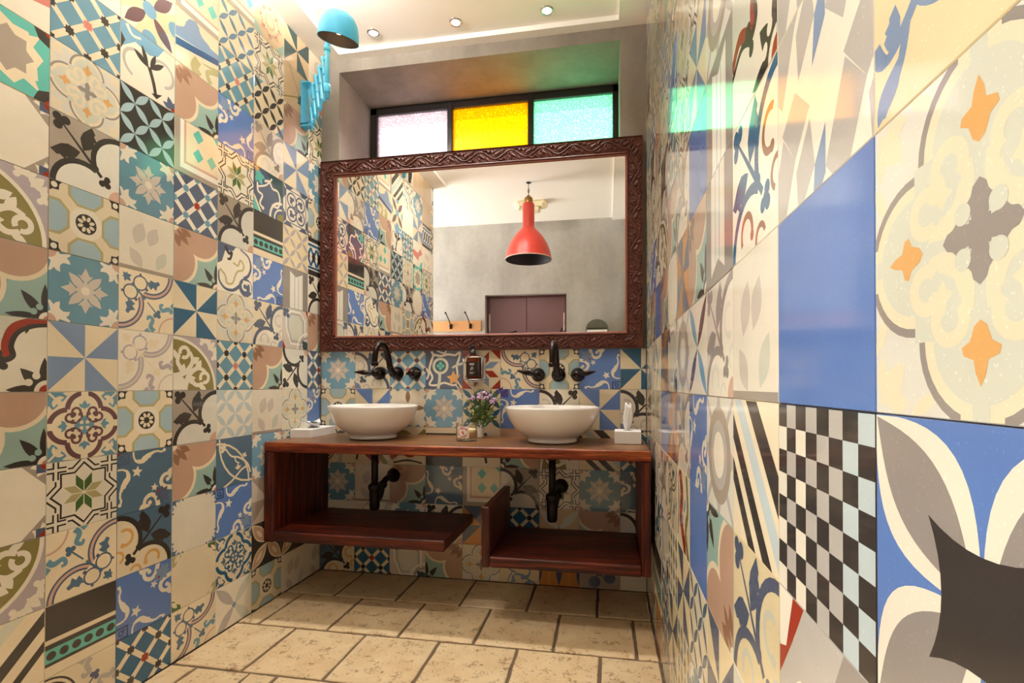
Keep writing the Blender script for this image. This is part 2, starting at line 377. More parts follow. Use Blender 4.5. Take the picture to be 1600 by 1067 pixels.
def d_blackbar(dk='black', tq='turq', bg='cream'):
    ds = []
    for k in range(6): ds += disc((.083 + k * .1667, .29), .06, 18, 1.05, 1)
    return bg, [(dk, rect(0, .52, 1, 1) + rect(0, .15, 1, .455)), (tq, rect(0, .195, 1, .385)), (dk, ds)]
def d_petal(bg='black', pt='lblue', corner=None, w=.12, inner=None):
    P = []; S = []
    for i in range(-1, 5):
        for j in range(-1, 5):
            a, b = i * .25, j * .25
            if (i + j) % 2 == 0: P += petal((a, b), (a + .25, b + .25), w)
            else: P += petal((a, b + .25), (a + .25, b), w) if False else petal((a + .25, b), (a, b + .25), w)
    ly = []
    if corner: ly.append((corner, D(poly((0, 1), (.3, 1), (0, .7)) ) + poly((1, 0), (.7, 0), (1, .3))))
    return bg, ly + [(pt, P)]
def d_faint(bg='ivory', a='lgrey', b='lolive', base=True):
    ly = [('fog', petal((.28, .44), (.40, .82), .24) + petal((.66, .80), (.52, .46), .0 + .22) + petal((.40, .06), (.18, .36), .2)), ('sage', petal((.66, .08), (.84, .42), .2))]
    if base: ly.append(('taupe', rect(0, 0, 1, .06)))
    return bg, ly
def d_ivoryoct(bg='taupe', oc='ivory', fr='lgrey'):
    o = poly((.3, 0), (.7, 0), (1, .3), (1, .7), (.7, 1), (.3, 1), (0, .7), (0, .3))
    return bg, [(oc, o), ('ivory', r4(star((0, 0), 8, .20, .13, .2))), ('slate', r4(poly((0, 0), (.12, 0), (.12, .12), (0, .12)))), ('red', r4(disc((0, 0), .075, 14)))]
def d_ivorycorner(bg='ivory'):
    return bg, [('steel', r4(poly((0, 0), (.11, 0), (.07, .04), (.12, .1), (.05, .08), (0, .12)))), ('greyblue', r4(disc((.0, .14), .045, 10) + disc((.14, 0), .045, 10))), ('slate', r4(poly((.2, 0), (.26, 0), (.23, .05)) + poly((0, .2), (.05, .23), (0, .26))))]
def d_turq(bg='cream', tq='turq'):
    dm = lambda x, y: poly((x, y + .135), (x + .12, y), (x, y - .135), (x - .12, y))
    return bg, [('taupe', rect(0, 0, .12, 1) + rect(0, 0, 1, .1)), ('rose', rect(.2, .2, .25, 1) + rect(.2, .2, 1, .25)), ('white', rect(.12, .1, .2, 1) + rect(.12, .1, 1, .2)),
                (tq, dm(.52, .83) + dm(.52, .47) + dm(.84, .47) + poly((.86, 1), (1, .86), (1, 1)))]
def d_redscroll(bg='ivory'):
    ar = [(1.05, .93), (.85, .90), (.66, .80), (.58, .62), (.60, .48), (.50, .42), (.42, .5)]
    return bg, [('sage', poly((0, .6), (.45, .5), (.62, .85), (1, 1), (0, 1))), ('red', stroke([(1.05, .98), (.85, .96), (.62, .86), (.53, .66), (.52, .5), (.44, .46)], .12, .1) + stroke([(.0, .5), (.2, .6), (.4, .5)], .1, .1)), ('black', stroke(ar, .05, .08, ball=True) + petal((.78, .93), (.74, .78), .05) + stroke([(.0, .42), (.25, .5), (.45, .42), (.5, .34)], .05, .06, ball=True)),
                ('black', petal((.97, .03), (.68, .32), .16) + D(petal((.96, .04), (.52, .03), .12)) + disc((.98, .02), .2)), ('ivory', D(disc((.78, .13), .05, 12)) + disc((1, 0), .16)), ('red', disc((1, 0), .1))]
def d_octagon(bg='cream'):
    h = poly((.2, 1), (.12, .88), (.3, .80), (.7, .80), (.88, .88), (.8, 1))
    return bg, [('turq', r4(h)), ('cream', star((.5, .5), 8, .43, .35, .2)), ('black', r4(poly((0, 0), (.2, 0), (.14, .14), (0, .2)))), ('taupe', star((.5, .5), 8, .31, .235, 0)), ('red', r4(disc((0, 0), .06, 12)))]
def d_redband(bg='ivory'):
    return bg, [('pink', poly((.0, .62), (.35, .45), (.45, .25), (1, .38), (1, .62), (.5, .56), (.2, .8))), ('turq', poly((0, 0), (.3, 0), (.2, .2), (0, .3))), ('cream', poly((0, .7), (.2, .9), (.1, 1), (0, 1)))]
def d_stripes(bg='cream', dk='black', pl='sage', s=1):
    L = lambda o, w: line((-.3, o - .3), (1.3, o + 1.3), w)
    return bg, [(pl, L(.34, .17)), (dk, L(-.14, .15) + L(-.52, .1) + L(.84, .14))]
def d_diagbars(bg='cream', dk='black'):
    L = lambda o, w: line((-.3, 1.3 + o), (1.3, -.3 + o), w)
    return bg, [('paleblue', L(.13, .14)), (dk, L(.46, .17) + L(-.2, .13) + L(-.52, .12))]
def d_checkerboard(bg='black'):
    a = []; b = []; c = []; n = 8
    for i in range(n):
        for j in range(n):
            if (i + j) % 2: continue
            q = rect(i / n, j / n, (i + 1) / n, (j + 1) / n)
            (a if i in (6, 7) else b if i in (3, 5, 1) else c if i % 2 == 0 and i != 4 else b).extend(q)
    e = rect(0, 0, .06, 1)
    return bg, [('paleblue', a), ('lgrey', b), ('ivory', c)]
def d_solid(bg='royal'): return bg, []
def d_bigpetal(bg='royal'):
    o = []; i = []
    for p in ((0, 0), (1, 0), (0, 1), (1, 1)):
        o += petal(p, (.5, .5), .43, 16); d = ((.5 - p[0]) * .02, (.5 - p[1]) * .02); i += petal((p[0] + d[0], p[1] + d[1]), (.5 - d[0] * 2, .5 - d[1] * 2), .26, 16)
    st = []
    for k in range(4):
        pass
    s = []
    for k in range(4):
        a0 = PI / 2 * k; p0 = Vector((.5 + .3 * math.cos(a0 + PI / 4), .5 + .3 * math.sin(a0 + PI / 4), 0)); p2 = Vector((.5 + .3 * math.cos(a0 + 3 * PI / 4), .5 + .3 * math.sin(a0 + 3 * PI / 4), 0)); p1 = Vector((.5 + .10 * math.cos(a0 + PI / 2), .5 + .10 * math.sin(a0 + PI / 2), 0))
        for t in range(8): q = t / 8; v = p0 * (1 - q) ** 2 + p1 * 2 * q * (1 - q) + p2 * q * q; s.append((v.x, v.y))
    return bg, [('ivory', o), ('grey', i), ('black', [s])]
def d_ellipse(bg='lgrey'):
    return bg, [('pale', r4(poly((.04, 1), (.34, .72), (.46, 1)) + poly((.54, 1), (.66, .72), (.96, 1)))), ('taupe', disc((.5, .5), .42, 30)), ('lgrey', disc((.5, .5), .30, 30)), ('ivory', disc((.5, .5), .2, 26))]
def d_column(bg='grey'):
    ly = [('ivory', poly((.27, 0), (.27, .92), (.5, .80), (.78, .92), (.78, 0))), ('white', rect(.36, 0, .42, .84) + rect(.5, 0, .57, .80) + rect(.65, 0, .7, .85)), ('paleblue', rect(.43, 0, .47, .83) + rect(.59, 0, .62, .82))]
    return bg, ly
def d_bluescroll(bg='ivory'):
    ol = stroke([(.42, .66), (.55, .62), (.62, .75), (.72, .66), (.68, .55), (.55, .50), (.48, .4), (.40, .22), (.25, .2), (.2, .35), (.06, .45)], .045)
    sl = stroke([(.62, .98), (.85, .88), (.93, .68), (.86, .48), (.72, .38)], .03, .075) + stroke([(.04, .42), (.05, .22), (.2, .08), (.42, .08), (.6, .2)], .03, .075)
    return bg, [('slate', poly((0, 1), (.5, 1), (.42, .9), (.2, .85), (.12, .62), (0, .55)) + disc((.78, .2), .2)), ('ivory', ring((.76, .22), .05, .1, 30, 300) + stroke([(.7, .32), (.9, .3), (.93, .12)], .05)), ('black', stroke([(.2, .95), (.3, .82), (.38, .86), (.34, .72), (.26, .7)], .07, .05)), ('lolive', ol), ('slate', sl)]
def d_tangle(bg='slate'):
    return bg, [('dgreen', poly((.35, 1), (1, 1), (1, .55))), ('turq', fleur((.12, .88), -60, .3) + disc((.16, .82), .1)), ('orange', star((.1, .95), 6, .1, .05)),
        ('ivory', stroke([(.12, .62), (.14, .45), (.28, .4), (.2, .2), (.3, .12)], .05, .05, ball=True) + stroke([(.35, .75), (.5, .8), (.62, .68), (.8, .68), (.88, .5), (.8, .3), (.6, .3)], .05, .05) + stroke([(.14, .55), (.4, .68), (.6, .9)], .04) + ring((.95, .02), .38, .44, 90, 200) + ring((.95, .02), .24, .28, 90, 200)), ('turq', poly((0, .3), (.2, 0), (0, 0))), ('cream', poly((0, .36), (.06, .3), (.26, 0), (.2, 0), (0, .3))), ('olive', disc((.93, .04), .14))]
def d_circles(bg='ivory', ln='slate'):
    return bg, [(ln, r4(poly((0, 1), (.4, 1), (.2, .86)) + poly((.6, 1), (1, 1), (.8, .86)))), (ln, rect(.09, .09, .91, .91)), (bg, rect(.115, .115, .885, .885)),
        (ln, r4(ring((.33, .67), .15, .19) + trefoil((.33, .67), .055, 135) + stroke([(.33, .6), (.38, .52), (.5, .5)], .03, .04)))]
def d_shield(bg='fog', ln='white'):
    o = poly((.12, .5), (.12, .8), (.3, .95), (.7, .95), (.9, .75), (.9, .3), (.75, .1), (.3, .1))
    o2 = poly((.17, .5), (.17, .77), (.33, .9), (.68, .9), (.85, .73), (.85, .32), (.72, .15), (.33, .15))
    return bg, [(ln, o), ('lgrey', o2), ('sage', poly((.24, .5), (.24, .72), (.36, .84), (.65, .84), (.78, .7), (.78, .36), (.69, .22), (.36, .22))), ('slate', trefoil((.12, .88), .07, 135) + disc((.2, .8), .06, 12)), ('white', ring((1, 0), .4, .45, 90, 180)), ('grey', ring((1, 0), .3, .34, 90, 180)), ('dgreen', disc((1, .0), .2) + trefoil((.86, .14), .06, 135)), ('red', poly((0, .0), (.12, 0), (0, .2)) + poly((1, .8), (1, 1), (.9, 1)))]
def d_lozenge(bg='white'):
    z = []; k2 = []
    for k in range(5): z += line((k * .25 - .12, .25), (k * .25 + .12, .72), .07); k2 += poly((k * .25, .34), (k * .25 + .09, .49), (k * .25, .64), (k * .25 - .09, .49))
    return bg, [('black', rect(0, .88, 1, 1) + rect(0, 0, 1, .14)), ('dteal', rect(0, .76, 1, .83) + rect(0, .17, 1, .23)), ('dteal', z + T(z, lambda u, v: (1 - u, v))), ('black', k2)]
def d_zigstar(bg='cream', a='red', b='greyblue'):
    A = []; B = []
    for k in range(4):
        t = PI / 2 * k
        f = lambda x, y: (.5 + x * math.cos(t) - y * math.sin(t), .5 + x * math.sin(t) + y * math.cos(t))
        A += poly(f(.02, .05), f(.18, .02 + .19), f(.18, .45), f(.02, .27)) if False else poly(f(.03, .06), f(.2, .23), f(.2, .46), f(.03, .29))
        B += poly(f(-.03, .06), f(-.2, .23), f(-.2, .46), f(-.03, .29))
    return bg, [(a, A + r4(poly((0, 0), (.26, 0), (0, .26)))), (b, B)]
def d_swirl(bg='slate'):
    kn = stroke([(.15, .98), (.2, .88), (.14, .7), (.1, .5), (.18, .3), (.1, .12), (.3, .1), (.5, .16), (.72, .1), (.84, .12)], .06, .05) + stroke([(.2, .9), (.4, .86), (.6, .9), (.8, .88), (.92, .95), (.9, .78), (.84, .6), (.86, .4), (.82, .25)], .06, .05) + stroke([(0, .55), (.08, .4), (.02, .25)], .05) + stroke([(.3, 1), (.5, .93), (.55, 1)], .04)
    lf = star((.76, .28), 5, .2, .1, .4)
    return bg, [('ivory', kn), ('sage', stroke([(.36, .5), (.38, .3), (.34, .0)], .07, .08) + stroke([(.72, .55), (.85, .62), (1, .66)], .05, .07)), ('sage', ring((.4, .6), .15, .22)), ('dgreen', disc((.4, .6), .15)), ('turq', r4(petal((.5, .51), (.5, .62), .08)) and [[(p[0] - .1, p[1] + .1) for p in q] for q in r4(petal((.5, .51), (.5, .62), .09))]), ('orange', lf), ('amber', poly((.86, .0), (.98, .12), (1, 0))), ('ivory', line((.86, .2), (.98, .02), .03) + line((.8, .12), (.9, 0), .03))]
def d_brownpetal(bg='ivory', pt='maroon', ds='sky', fillc='yellow'):
    if not fillc:
        return bg, [(pt, r4(petal((.5, .97), (.5, .62), .13)) + r4(star((0, 0), 8, .07, .05))), (ds, r4(disc((.5, 1), .12, sy=.5) + disc((0, .78), .06) + disc((0, .22), .06)))]
    return bg, [(fillc, r4(poly((.5, .5), (.22, 1), (.78, 1)))), (pt, petal((.06, .96), (.44, .56), .2) + petal((.94, .96), (.56, .56), .2) + petal((.06, .04), (.44, .44), .2) + petal((.94, .04), (.56, .44), .2)), (ds, disc((.5, .5), .13) + r4(disc((.5, 0), .14)))]
def d_petalx(bg='ivory'):
    return bg, [('sky', petal((0, 1), (.5, .5), .17) + petal((1, 0), (.5, .5), .17)), ('maroon', petal((0, 0), (.5, .5), .17) + petal((1, 1), (.5, .5), .17))]
def d_tree(bg='ivory'):
    return bg, [('sky', poly((0, 1), (.78, 1), (.66, .8), (.5, .72), (.25, .78), (0, .55))), ('ivory', stroke([(.1, .98), (.2, .86), (.35, .9)], .06, .03)), ('lgrey', ring((.28, .42), .2, .25, 20, 250) + ring((.76, .55), .18, .23, -80, 190)),
        ('black', petal((.5, .5), (.22, .66), .1) + petal((.48, .5), (.36, .82), .08) + petal((.52, .5), (.62, .8), .08) + petal((.52, .5), (.78, .72), .09) + stroke([(.5, .52), (.58, .3), (.62, .12)], .07, .06) + poly((.54, .1), (.75, .18), (.64, .05)) + poly((.0, .8), (.08, .7), (0, .5))), ('slate', fleur((.95, .0), 110, .25)), ('red', disc((1, 0), .08))]
def d_greyarrow(bg='cream'):
    return bg, [('greyblue', poly((0, .62), (.1, .66), (.3, .95), (.45, 1), (.6, .85), (.8, .72), (1, .72), (1, .6), (0, .45))), ('cream', disc((.08, .85), .14, sy=1.3) + disc((.72, .93), .2, sy=.8)), ('navy', poly((0, .28), (1, .50), (1, .62), (0, .42))), ('lolive', poly((.55, .3), (1, .42), (1, .26), (.8, .3)) + stroke([(.5, .3), (.42, .12), (.52, 0)], .16, .2) + stroke([(.95, .3), (.72, .2), (.8, .02)], .07, .12))]
def d_ornate(bg='tan', a='brown', b='aqua'):
    return bg, [(b, r4(poly((0, 0), (.3, 0), (.18, .12), (.12, .18), (0, .3)))), (a, star((.5, .5), 8, .42, .3)), (bg, star((.5, .5), 8, .34, .24)), (a, ring((.5, .5), .12, .17)), ('dbrown', r4(disc((.3, .3), .035, 10) + disc((.5, .2), .03, 10)))]
def d_branch(bg='steel', ln='cream'):
    s = ring((.95, .9), .85, .89, 150, 290) + ring((.0, .0), .89, .93, 0, 95)
    return bg, [(ln, s + stroke([(.25, .78), (.4, .62), (.62, .56), (.86, .40), (.95, .2)], .035, .045) + stroke([(.5, .6), (.52, .5), (.62, .44)], .03) + stroke([(.9, .35), (.7, .3), (.45, .12), (.2, 0)], .04) + fleur((.26, .76), 150, .2) + fleur((.6, .3), 100, .14) + fleur((.75, .55), 60, .12))]
def d_bigleaf(bg='black'):
    o = []; i = []; i2 = []
    for p in ((0, 0), (1, 0), (0, 1), (1, 1)):
        o += petal(p, (.5, .5), .30, 14); i += petal((p[0] * .92 + .04, p[1] * .92 + .04), (.5 + (p[0] - .5) * .1, .5 + (p[1] - .5) * .1), .24, 14); i2 += petal((p[0] * .7 + .15, p[1] * .7 + .15), (.5 + (p[0] - .5) * .3, .5 + (p[1] - .5) * .3), .1, 10)
    return bg, [('cream', o), ('lolive', i), ('rose', T(i, lambda u, v: (.5 + (u - .5) * .97, .5 + (v - .5) * .97))), ('cream', i2)]
def d_oliveleaf(bg='cream'):
    return bg, [('lolive', disc((0, 1), .2)), ('green', disc((0, 0), .2) + D2([])), ('lolive', disc((1, 0), .2)), ('green', disc((1, 1), .2)), ('cream', r4(petal((.0, .18), (.12, .05), .08) + petal((.05, .2), (.2, .08), .05)))]
def d_tanleaf(bg='tan'):
    return bg, [('rose', r4(line((.25, .75), (.5, .5), .02))), ('dgreen', r4(petal((.74, .28), (.9, .12), .07)) and fleur((.68, .35), 45, .2) + fleur((.68, .35), 225, .2) + fleur((.68, .35), 135, .16)), ('olive', line((0, .1), (.6, .4), .03) + line((.2, 1), (.62, .42), .025))]
def d_geo(bg='ivory', g='lgrey', bl='greyblue'):
    G = []; B = []
    for i in range(2):
        for j in range(2):
            x, y = i * .5, j * .5
            G += poly((x, y + .12), (x + .12, y), (x + .25, y + .25), (x + .13, y + .38)); G += poly((x + .25, y + .25), (x + .38, y + .38), (x + .25, y + .5), (x + .12, y + .40))
            G += poly((x + .28, y + .02), (x + .42, y + .16), (x + .38, y + .34), (x + .26, y + .2))
            B += poly((x + .40, y), (x + .5, y + .1), (x + .5, y + .26), (x + .42, y + .16))
    G = T(G, lambda u, v: (u * 1.4 - .1, v * 1.4 - .1)); B = T(B, lambda u, v: (u * 1.4 - .1, v * 1.4 - .1))
    return bg, [(g, G), (bl, B)]
def d_bluebranch(bg='yellow', st='greyblue'):
    s = stroke([(.30, 1.0), (.27, .62), (.16, .42), (.06, .35), (0, .48)], .05, .07) + stroke([(.62, 1), (.58, .7), (.45, .42), (.34, .38), (.24, .52), (.22, .75)], .05, .09) + stroke([(.18, .45), (.14, .25), (.04, .05)], .035, .05) + petal((.14, .30), (.02, .02), .1) + leafshape((.1, .36), (.12, .6), .06) + stroke([(.5, .55), (.46, .36), (.5, .22)], .07, .05) + fleur((.75, .75), 60, .25) + stroke([(.62, .8), (.8, .55), (1, .5)], .05, .06) + stroke([(.85, 1), (.8, .8), (.95, .7)], .05)
    s = T(s, lambda u, v: (u * 1.1, v * .62)) + T(s, lambda u, v: (1 - u, 1 - v * .4))
    return bg, [(st, s)]
def d_redgrey(bg='lgrey'):
    return bg, [('grey', poly((.5, 0), (.6, .7), (.75, 1), (1, 1), (1, 0))), ('ivory', poly((0, 1), (.3, 1), (.22, .8), (.06, .62), (0, .7))), ('red', poly((0, .66), (.1, .7), (.2, 1), (.34, 1), (.2, .78), (0, .5))), ('ivory', stroke([(.1, 0), (.18, .4), (.3, .6), (.42, .5), (.44, .1)], .05) + stroke([(.5, .0), (.55, .4), (.62, .6), (.7, .4)], .05)), ('slate', line((.62, .1), (.66, .6), .04))]
def d_redolive(bg='cream', a='red', b='olive'):
    return bg, [(a, stroke([(.2, 1), (.4, .7), (.3, .4), (.6, .1), (.55, 0)], .22, .2)), (b, stroke([(.75, 1), (.85, .6), (.7, .3), (.9, 0)], .12, .14)), ('black', stroke([(.05, .9), (.12, .5), (.05, .1)], .05)), ('greyblue', D(petal((.55, .5), (.7, .7), .1)))]
def d_diamonds(bg='cream', a='blue', b='olive'):
    A = []; B = []
    for i in range(4):
        for j in range(4):
            x, y = .125 + i * .25, .125 + j * .25
            (A if (i + j) % 2 else B).extend(poly((x, y + .12), (x + .09, y), (x, y - .12), (x - .09, y)))
    return bg, [(a, A), (b, B)]
def d_trefoils(bg='ivory'):
    return bg, [('black', trefoil((.25, .3), .06, 90) + trefoil((.75, .3), .06, 90) + fleur((.5, .4), 90, .3) + ring((.1, .1), .5, .56, 0, 90)), ('navy', trefoil((.6, .75), .07, 90) + trefoil((.25, .75), .07, 90))]
def d_octflower(bg='taupe'):
    return bg, [('slate', r4(disc((.26, .62), .14)) + star((.5, .5), 5, .16, .07, .3)), ('taupe', star((.5, .5), 5, .05, .03)), ('ivory', r4(poly((0, 0), (.14, 0), (0, .14))))]
def d_navypetal(bg='amber'):
    return bg, [('navy', petal((.5, .1), (.5, .9), .16) + petal((0, .1), (0, .9), .16) + petal((1, .1), (1, .9), .16)), ('tan', line((.25, 0), (.25, 1), .012) + line((.75, 0), (.75, 1), .012))]
def d_palepetal(bg='ivory', a='sage', b='lgrey'):
    P = []; Q = []
    for k, (p, q) in enumerate((((0, 0), (.5, .5)), ((1, 0), (.5, .5)), ((0, 1), (.5, .5)), ((1, 1), (.5, .5)))): (P if k % 2 else Q).extend(petal(p, q, .2, 12))
    return bg, [(a, P), (b, Q), ('greyblue', star((.5, .5), 4, .07, .04))]

DES = {
 'lat': lambda: d_lattice(), 'latB': lambda: d_lattice('slate', 'ivory', 'blue', 'red'), 'latT': lambda: d_lattice('dteal', 'cream', 'black', 'red'), 'latW': lambda: d_lattice('sky', 'ivory', 'maroon', 'pink'),
 'pin': lambda: d_pinwheel('greyblue'), 'pinT': lambda: d_pinwheel('dteal'), 'pinR': lambda: d_pinwheel('royal'), 'pinS': lambda: d_pinwheel('slate', 'yellow'), 'pinG': lambda: d_pinwheel('taupe', 'fog'), 'pinO': lambda: d_pinwheel('slate', 'amber'), 'pinD': lambda: d_pinwheel('dgreen', 'tan'),
 'snow': lambda: d_snow(), 'snowS': lambda: d_snow('sky'), 'wheel': lambda: d_wheel(),
 'vine': lambda: d_vine(), 'vineC': lambda: d_vine('ivory', 'black', 'pale', None, 'rose'), 'vineG': lambda: d_vine('fog', 'grey', 'ivory', 'pale'), 'vineS': lambda: d_vine('cream', 'slate', 'ivory', 'fog', 'greyblue'), 'vineT': lambda: d_vine('steel', 'black', 'cream', 'orange', None), 'vineB': lambda: d_vine('yellow', 'slate', 'yellow', 'sage', 'sage'), 'vineO': lambda: d_vine('ivory', 'dteal', 'ivory', 'dbrown', None), 'vineK': lambda: d_vine('ivory', 'black', 'ivory', 'fog', 'greyblue'),
 'sca': lambda: d_scallop(), 'dam': lambda: d_damask(), 'damS': lambda: d_damask('steel', 'cream', 'slate'), 'star': lambda: d_star8(),
 'qua': lambda: d_quatre(), 'ara': lambda: d_arabesk(), 'araD': lambda: d_arabesk('cream', 'dteal', 'steel'), 'arc': lambda: d_bluearc(), 'arcM': lambda: d_bluearc('ivory', 'lilac', 'fog', 'cream', 'lilac'), 'arcK': lambda: d_bluearc('cream', 'black', 'cream', 'slate', 'lgrey'),
 'oli': lambda: d_olive(), 'bar': lambda: d_blackbar(), 'pet': lambda: d_petal(), 'petC': lambda: d_petal('cream', 'steel', 'yellow', .1), 'petK': lambda: d_petal('cream', 'black', 'blue', .11), 'petB': lambda: d_petal('cream', 'dteal', None, .12), 'petY': lambda: d_petal('yellow', 'lilac', None, .1), 'petP': lambda: d_petal('ivory', 'paleblue', 'paleblue', .12), 'petQ': lambda: d_palepetal('tan', 'sage', 'pale'), 'petR': lambda: d_palepetal(),
 'fai': lambda: d_faint(), 'ioct': lambda: d_ivoryoct(), 'icor': lambda: d_ivorycorner(), 'turq': lambda: d_turq(), 'reds': lambda: d_redscroll(), 'oct': lambda: d_octagon(), 'redb': lambda: d_redband(),
 'str': lambda: d_stripes(), 'dbar': lambda: d_diagbars(), 'chk': lambda: d_checkerboard(), 'sol': lambda: d_solid('royal'), 'tanS': lambda: d_solid('tan'), 'ivo': lambda: d_solid('ivory'), 'big': lambda: d_bigpetal(), 'ell': lambda: d_ellipse(),
 'col': lambda: d_column(), 'bsc': lambda: d_bluescroll(), 'tang': lambda: d_tangle(), 'circ': lambda: d_circles(), 'shi': lambda: d_shield(), 'loz': lambda: d_lozenge(), 'zig': lambda: d_zigstar(), 'swi': lambda: d_swirl(),
 'bpet': lambda: d_brownpetal(), 'bpet2': lambda: d_brownpetal('ivory', 'dbrown', 'sky', None), 'petx': lambda: d_petalx(), 'tree': lambda: d_tree(), 'garr': lambda: d_greyarrow(), 'orn': lambda: d_ornate(), 'bra': lambda: d_branch(), 'blf': lambda: d_bigleaf(), 'olf': lambda: d_oliveleaf(), 'tlf': lambda: d_tanleaf(),
 'geo': lambda: d_geo(), 'bbr': lambda: d_bluebranch(), 'rgr': lambda: d_redgrey(), 'rol': lambda: d_redolive(), 'dia': lambda: d_diamonds(), 'tref': lambda: d_trefoils(), 'octf': lambda: d_octflower(), 'nav': lambda: d_navypetal(),
}
def clip(pl, lo, hi):
    for ax in (0, 1):
        for sgn, lim in ((1, lo[ax]), (-1, hi[ax])):
            if not pl: return pl
            out = []
            for i in range(len(pl)):
                a, b = pl[i - 1], pl[i]; ia = sgn * (a[ax] - lim) >= 0; ib = sgn * (b[ax] - lim) >= 0
                if ia != ib:
                    t = (lim - a[ax]) / (b[ax] - a[ax]); out.append((a[0] + (b[0] - a[0]) * t, a[1] + (b[1] - a[1]) * t))
                if ib: out.append(b)
            pl = out
    return pl
TCACHE = {}; TS = .2; TT = .012
def tile_mesh(code, crop):
    key = (code, crop)
    if key in TCACHE: return TCACHE[key]
    name, _, mod = code.partition(':')
    bg, layers = DES[name]()
    cols = [bg]; g = .0020; b = .0035
    u0, v0, u1, v1 = crop; lo = (u0 + g, v0 + g); hi = (u1 - g, v1 - g); li = (lo[0] + b, lo[1] + b); hj = (hi[0] - b, hi[1] - b)
    V = []; F = []; MI = []
    def rc(l, h, z): return [(l[0], l[1], z), (h[0], l[1], z), (h[0], h[1], z), (l[0], h[1], z)]
    V += rc(lo, hi, 0) + rc(lo, hi, TT - .0010) + rc(li, hj, TT)
    F.append((8, 9, 10, 11)); MI.append(0)
    for k in range(4):
        n = (k + 1) % 4; F.append((k, n, 4 + n, 4 + k)); MI.append(0); F.append((4 + k, 4 + n, 8 + n, 8 + k)); MI.append(0)
    z = TT
    for c, polys in layers:
        if not polys: continue
        z += .00005
        if mod:
            if 'm' in mod: polys = T(polys, lambda u, v: (1 - u, v))
            k = int(mod.replace('m', '') or 0)
            if k: polys = rot(polys, k)
        if c not in cols: cols.append(c)
        ci = cols.index(c)
        for pn, pl in enumerate(polys):
            zz = z + (pn * .6180339 % 1.) * 4.4e-5
            q = clip(pl, li, hj)
            cl = []
            for p in q:
                if not cl or abs(p[0] - cl[-1][0]) + abs(p[1] - cl[-1][1]) > 1e-5: cl.append(p)
            if len(cl) > 1 and abs(cl[0][0] - cl[-1][0]) + abs(cl[0][1] - cl[-1][1]) < 1e-5: cl.pop()
            if len(cl) < 3: continue
            ar = sum(cl[i - 1][0] * cl[i][1] - cl[i][0] * cl[i - 1][1] for i in range(len(cl)))
            if abs(ar) < 1e-7: continue
            if ar < 0: cl.reverse()
            s = len(V); V += [(p[0], p[1], zz) for p in cl]; F.append(tuple(range(s, s + len(cl)))); MI.append(ci)
    me = bpy.data.meshes.new('tile'); me.from_pydata(V, [], F)
    for c in cols: me.materials.append(cmat(c))
    me.polygons.foreach_set('material_index', MI); me.update()
    TCACHE[key] = me
    return me
def put_tile(code, origin, U, Vv, N, parent, crop=(0, 0, 1, 1)):
    o = bpy.data.objects.new('tile', tile_mesh(code, crop)); COL.objects.link(o); o.parent = parent
    M = Matrix((Vector(U) * TS, Vector(Vv) * TS, Vector(N))).transposed().to_4x4()
    ja = Matrix.Rotation(random.gauss(0, .0008), 4, 'X') @ Matrix.Rotation(random.gauss(0, .0008), 4, 'Y')
    c = Matrix.Translation((.5, .5, 0))
    # the tile front sits on the wall plane, a hair proud or shy
    M.translation = Vector(origin) + Vector(N) * (-TT + random.uniform(-.0003, .0003))
    sc = Matrix.Diagonal((TS, TS, 1, 1))
    Rm = Matrix((Vector(U), Vector(Vv), Vector(N))).transposed().to_4x4(); Rm.translation = M.translation
    o.matrix_local = Rm @ Matrix.Translation((TS / 2, TS / 2, 0)) @ ja @ Matrix.Translation((-TS / 2, -TS / 2, 0)) @ sc
    return o

# ------------------------------------------------------------------ surfaces of the room
def concrete_mat(name, a, b, rough=.55, sc=2.5):
    t = NT(name); v = t.pos()
    n1 = t.noise(v, sc, 6, .6); n2 = t.noise(v, sc * 9, 5, .6); n3 = t.noise(t.pos((1, 1, .35)), sc * 1.7, 3)
    c = t.mix(n1, lin(a), lin(b)); c = t.mix(t.ramp(n3, [(.35, (0, 0, 0)), (.7, (.5, .5, .5))]), c, lin(tuple(min(255, x * 1.12) for x in b)))
    c = t.mix(.35, c, t.ramp(n2, [(.3, (.75, .75, .75)), (.6, (1, 1, 1))]), 'MULTIPLY')
    t.l(c, t.b.inputs['Base Color']); t.b.inputs['Roughness'].default_value = rough; t.bump(n2, .15, .004)
    return t.m
M_CONC = concrete_mat('polished_concrete', (150, 145, 138), (180, 175, 167), .45)
M_CONCW = concrete_mat('rough_concrete', (112, 103, 93), (148, 137, 125), .7, 4)
M_PLAST = plain('ceiling_paint', (248, 243, 233), .65, noise=.03, nscale=3)
M_GROUT = plain('wall_grout', (172, 146, 108), .9, noise=.15)
M_FGROUT = plain('floor_grout', (112, 92, 72), .95, noise=.2, nscale=60, bump=.3)

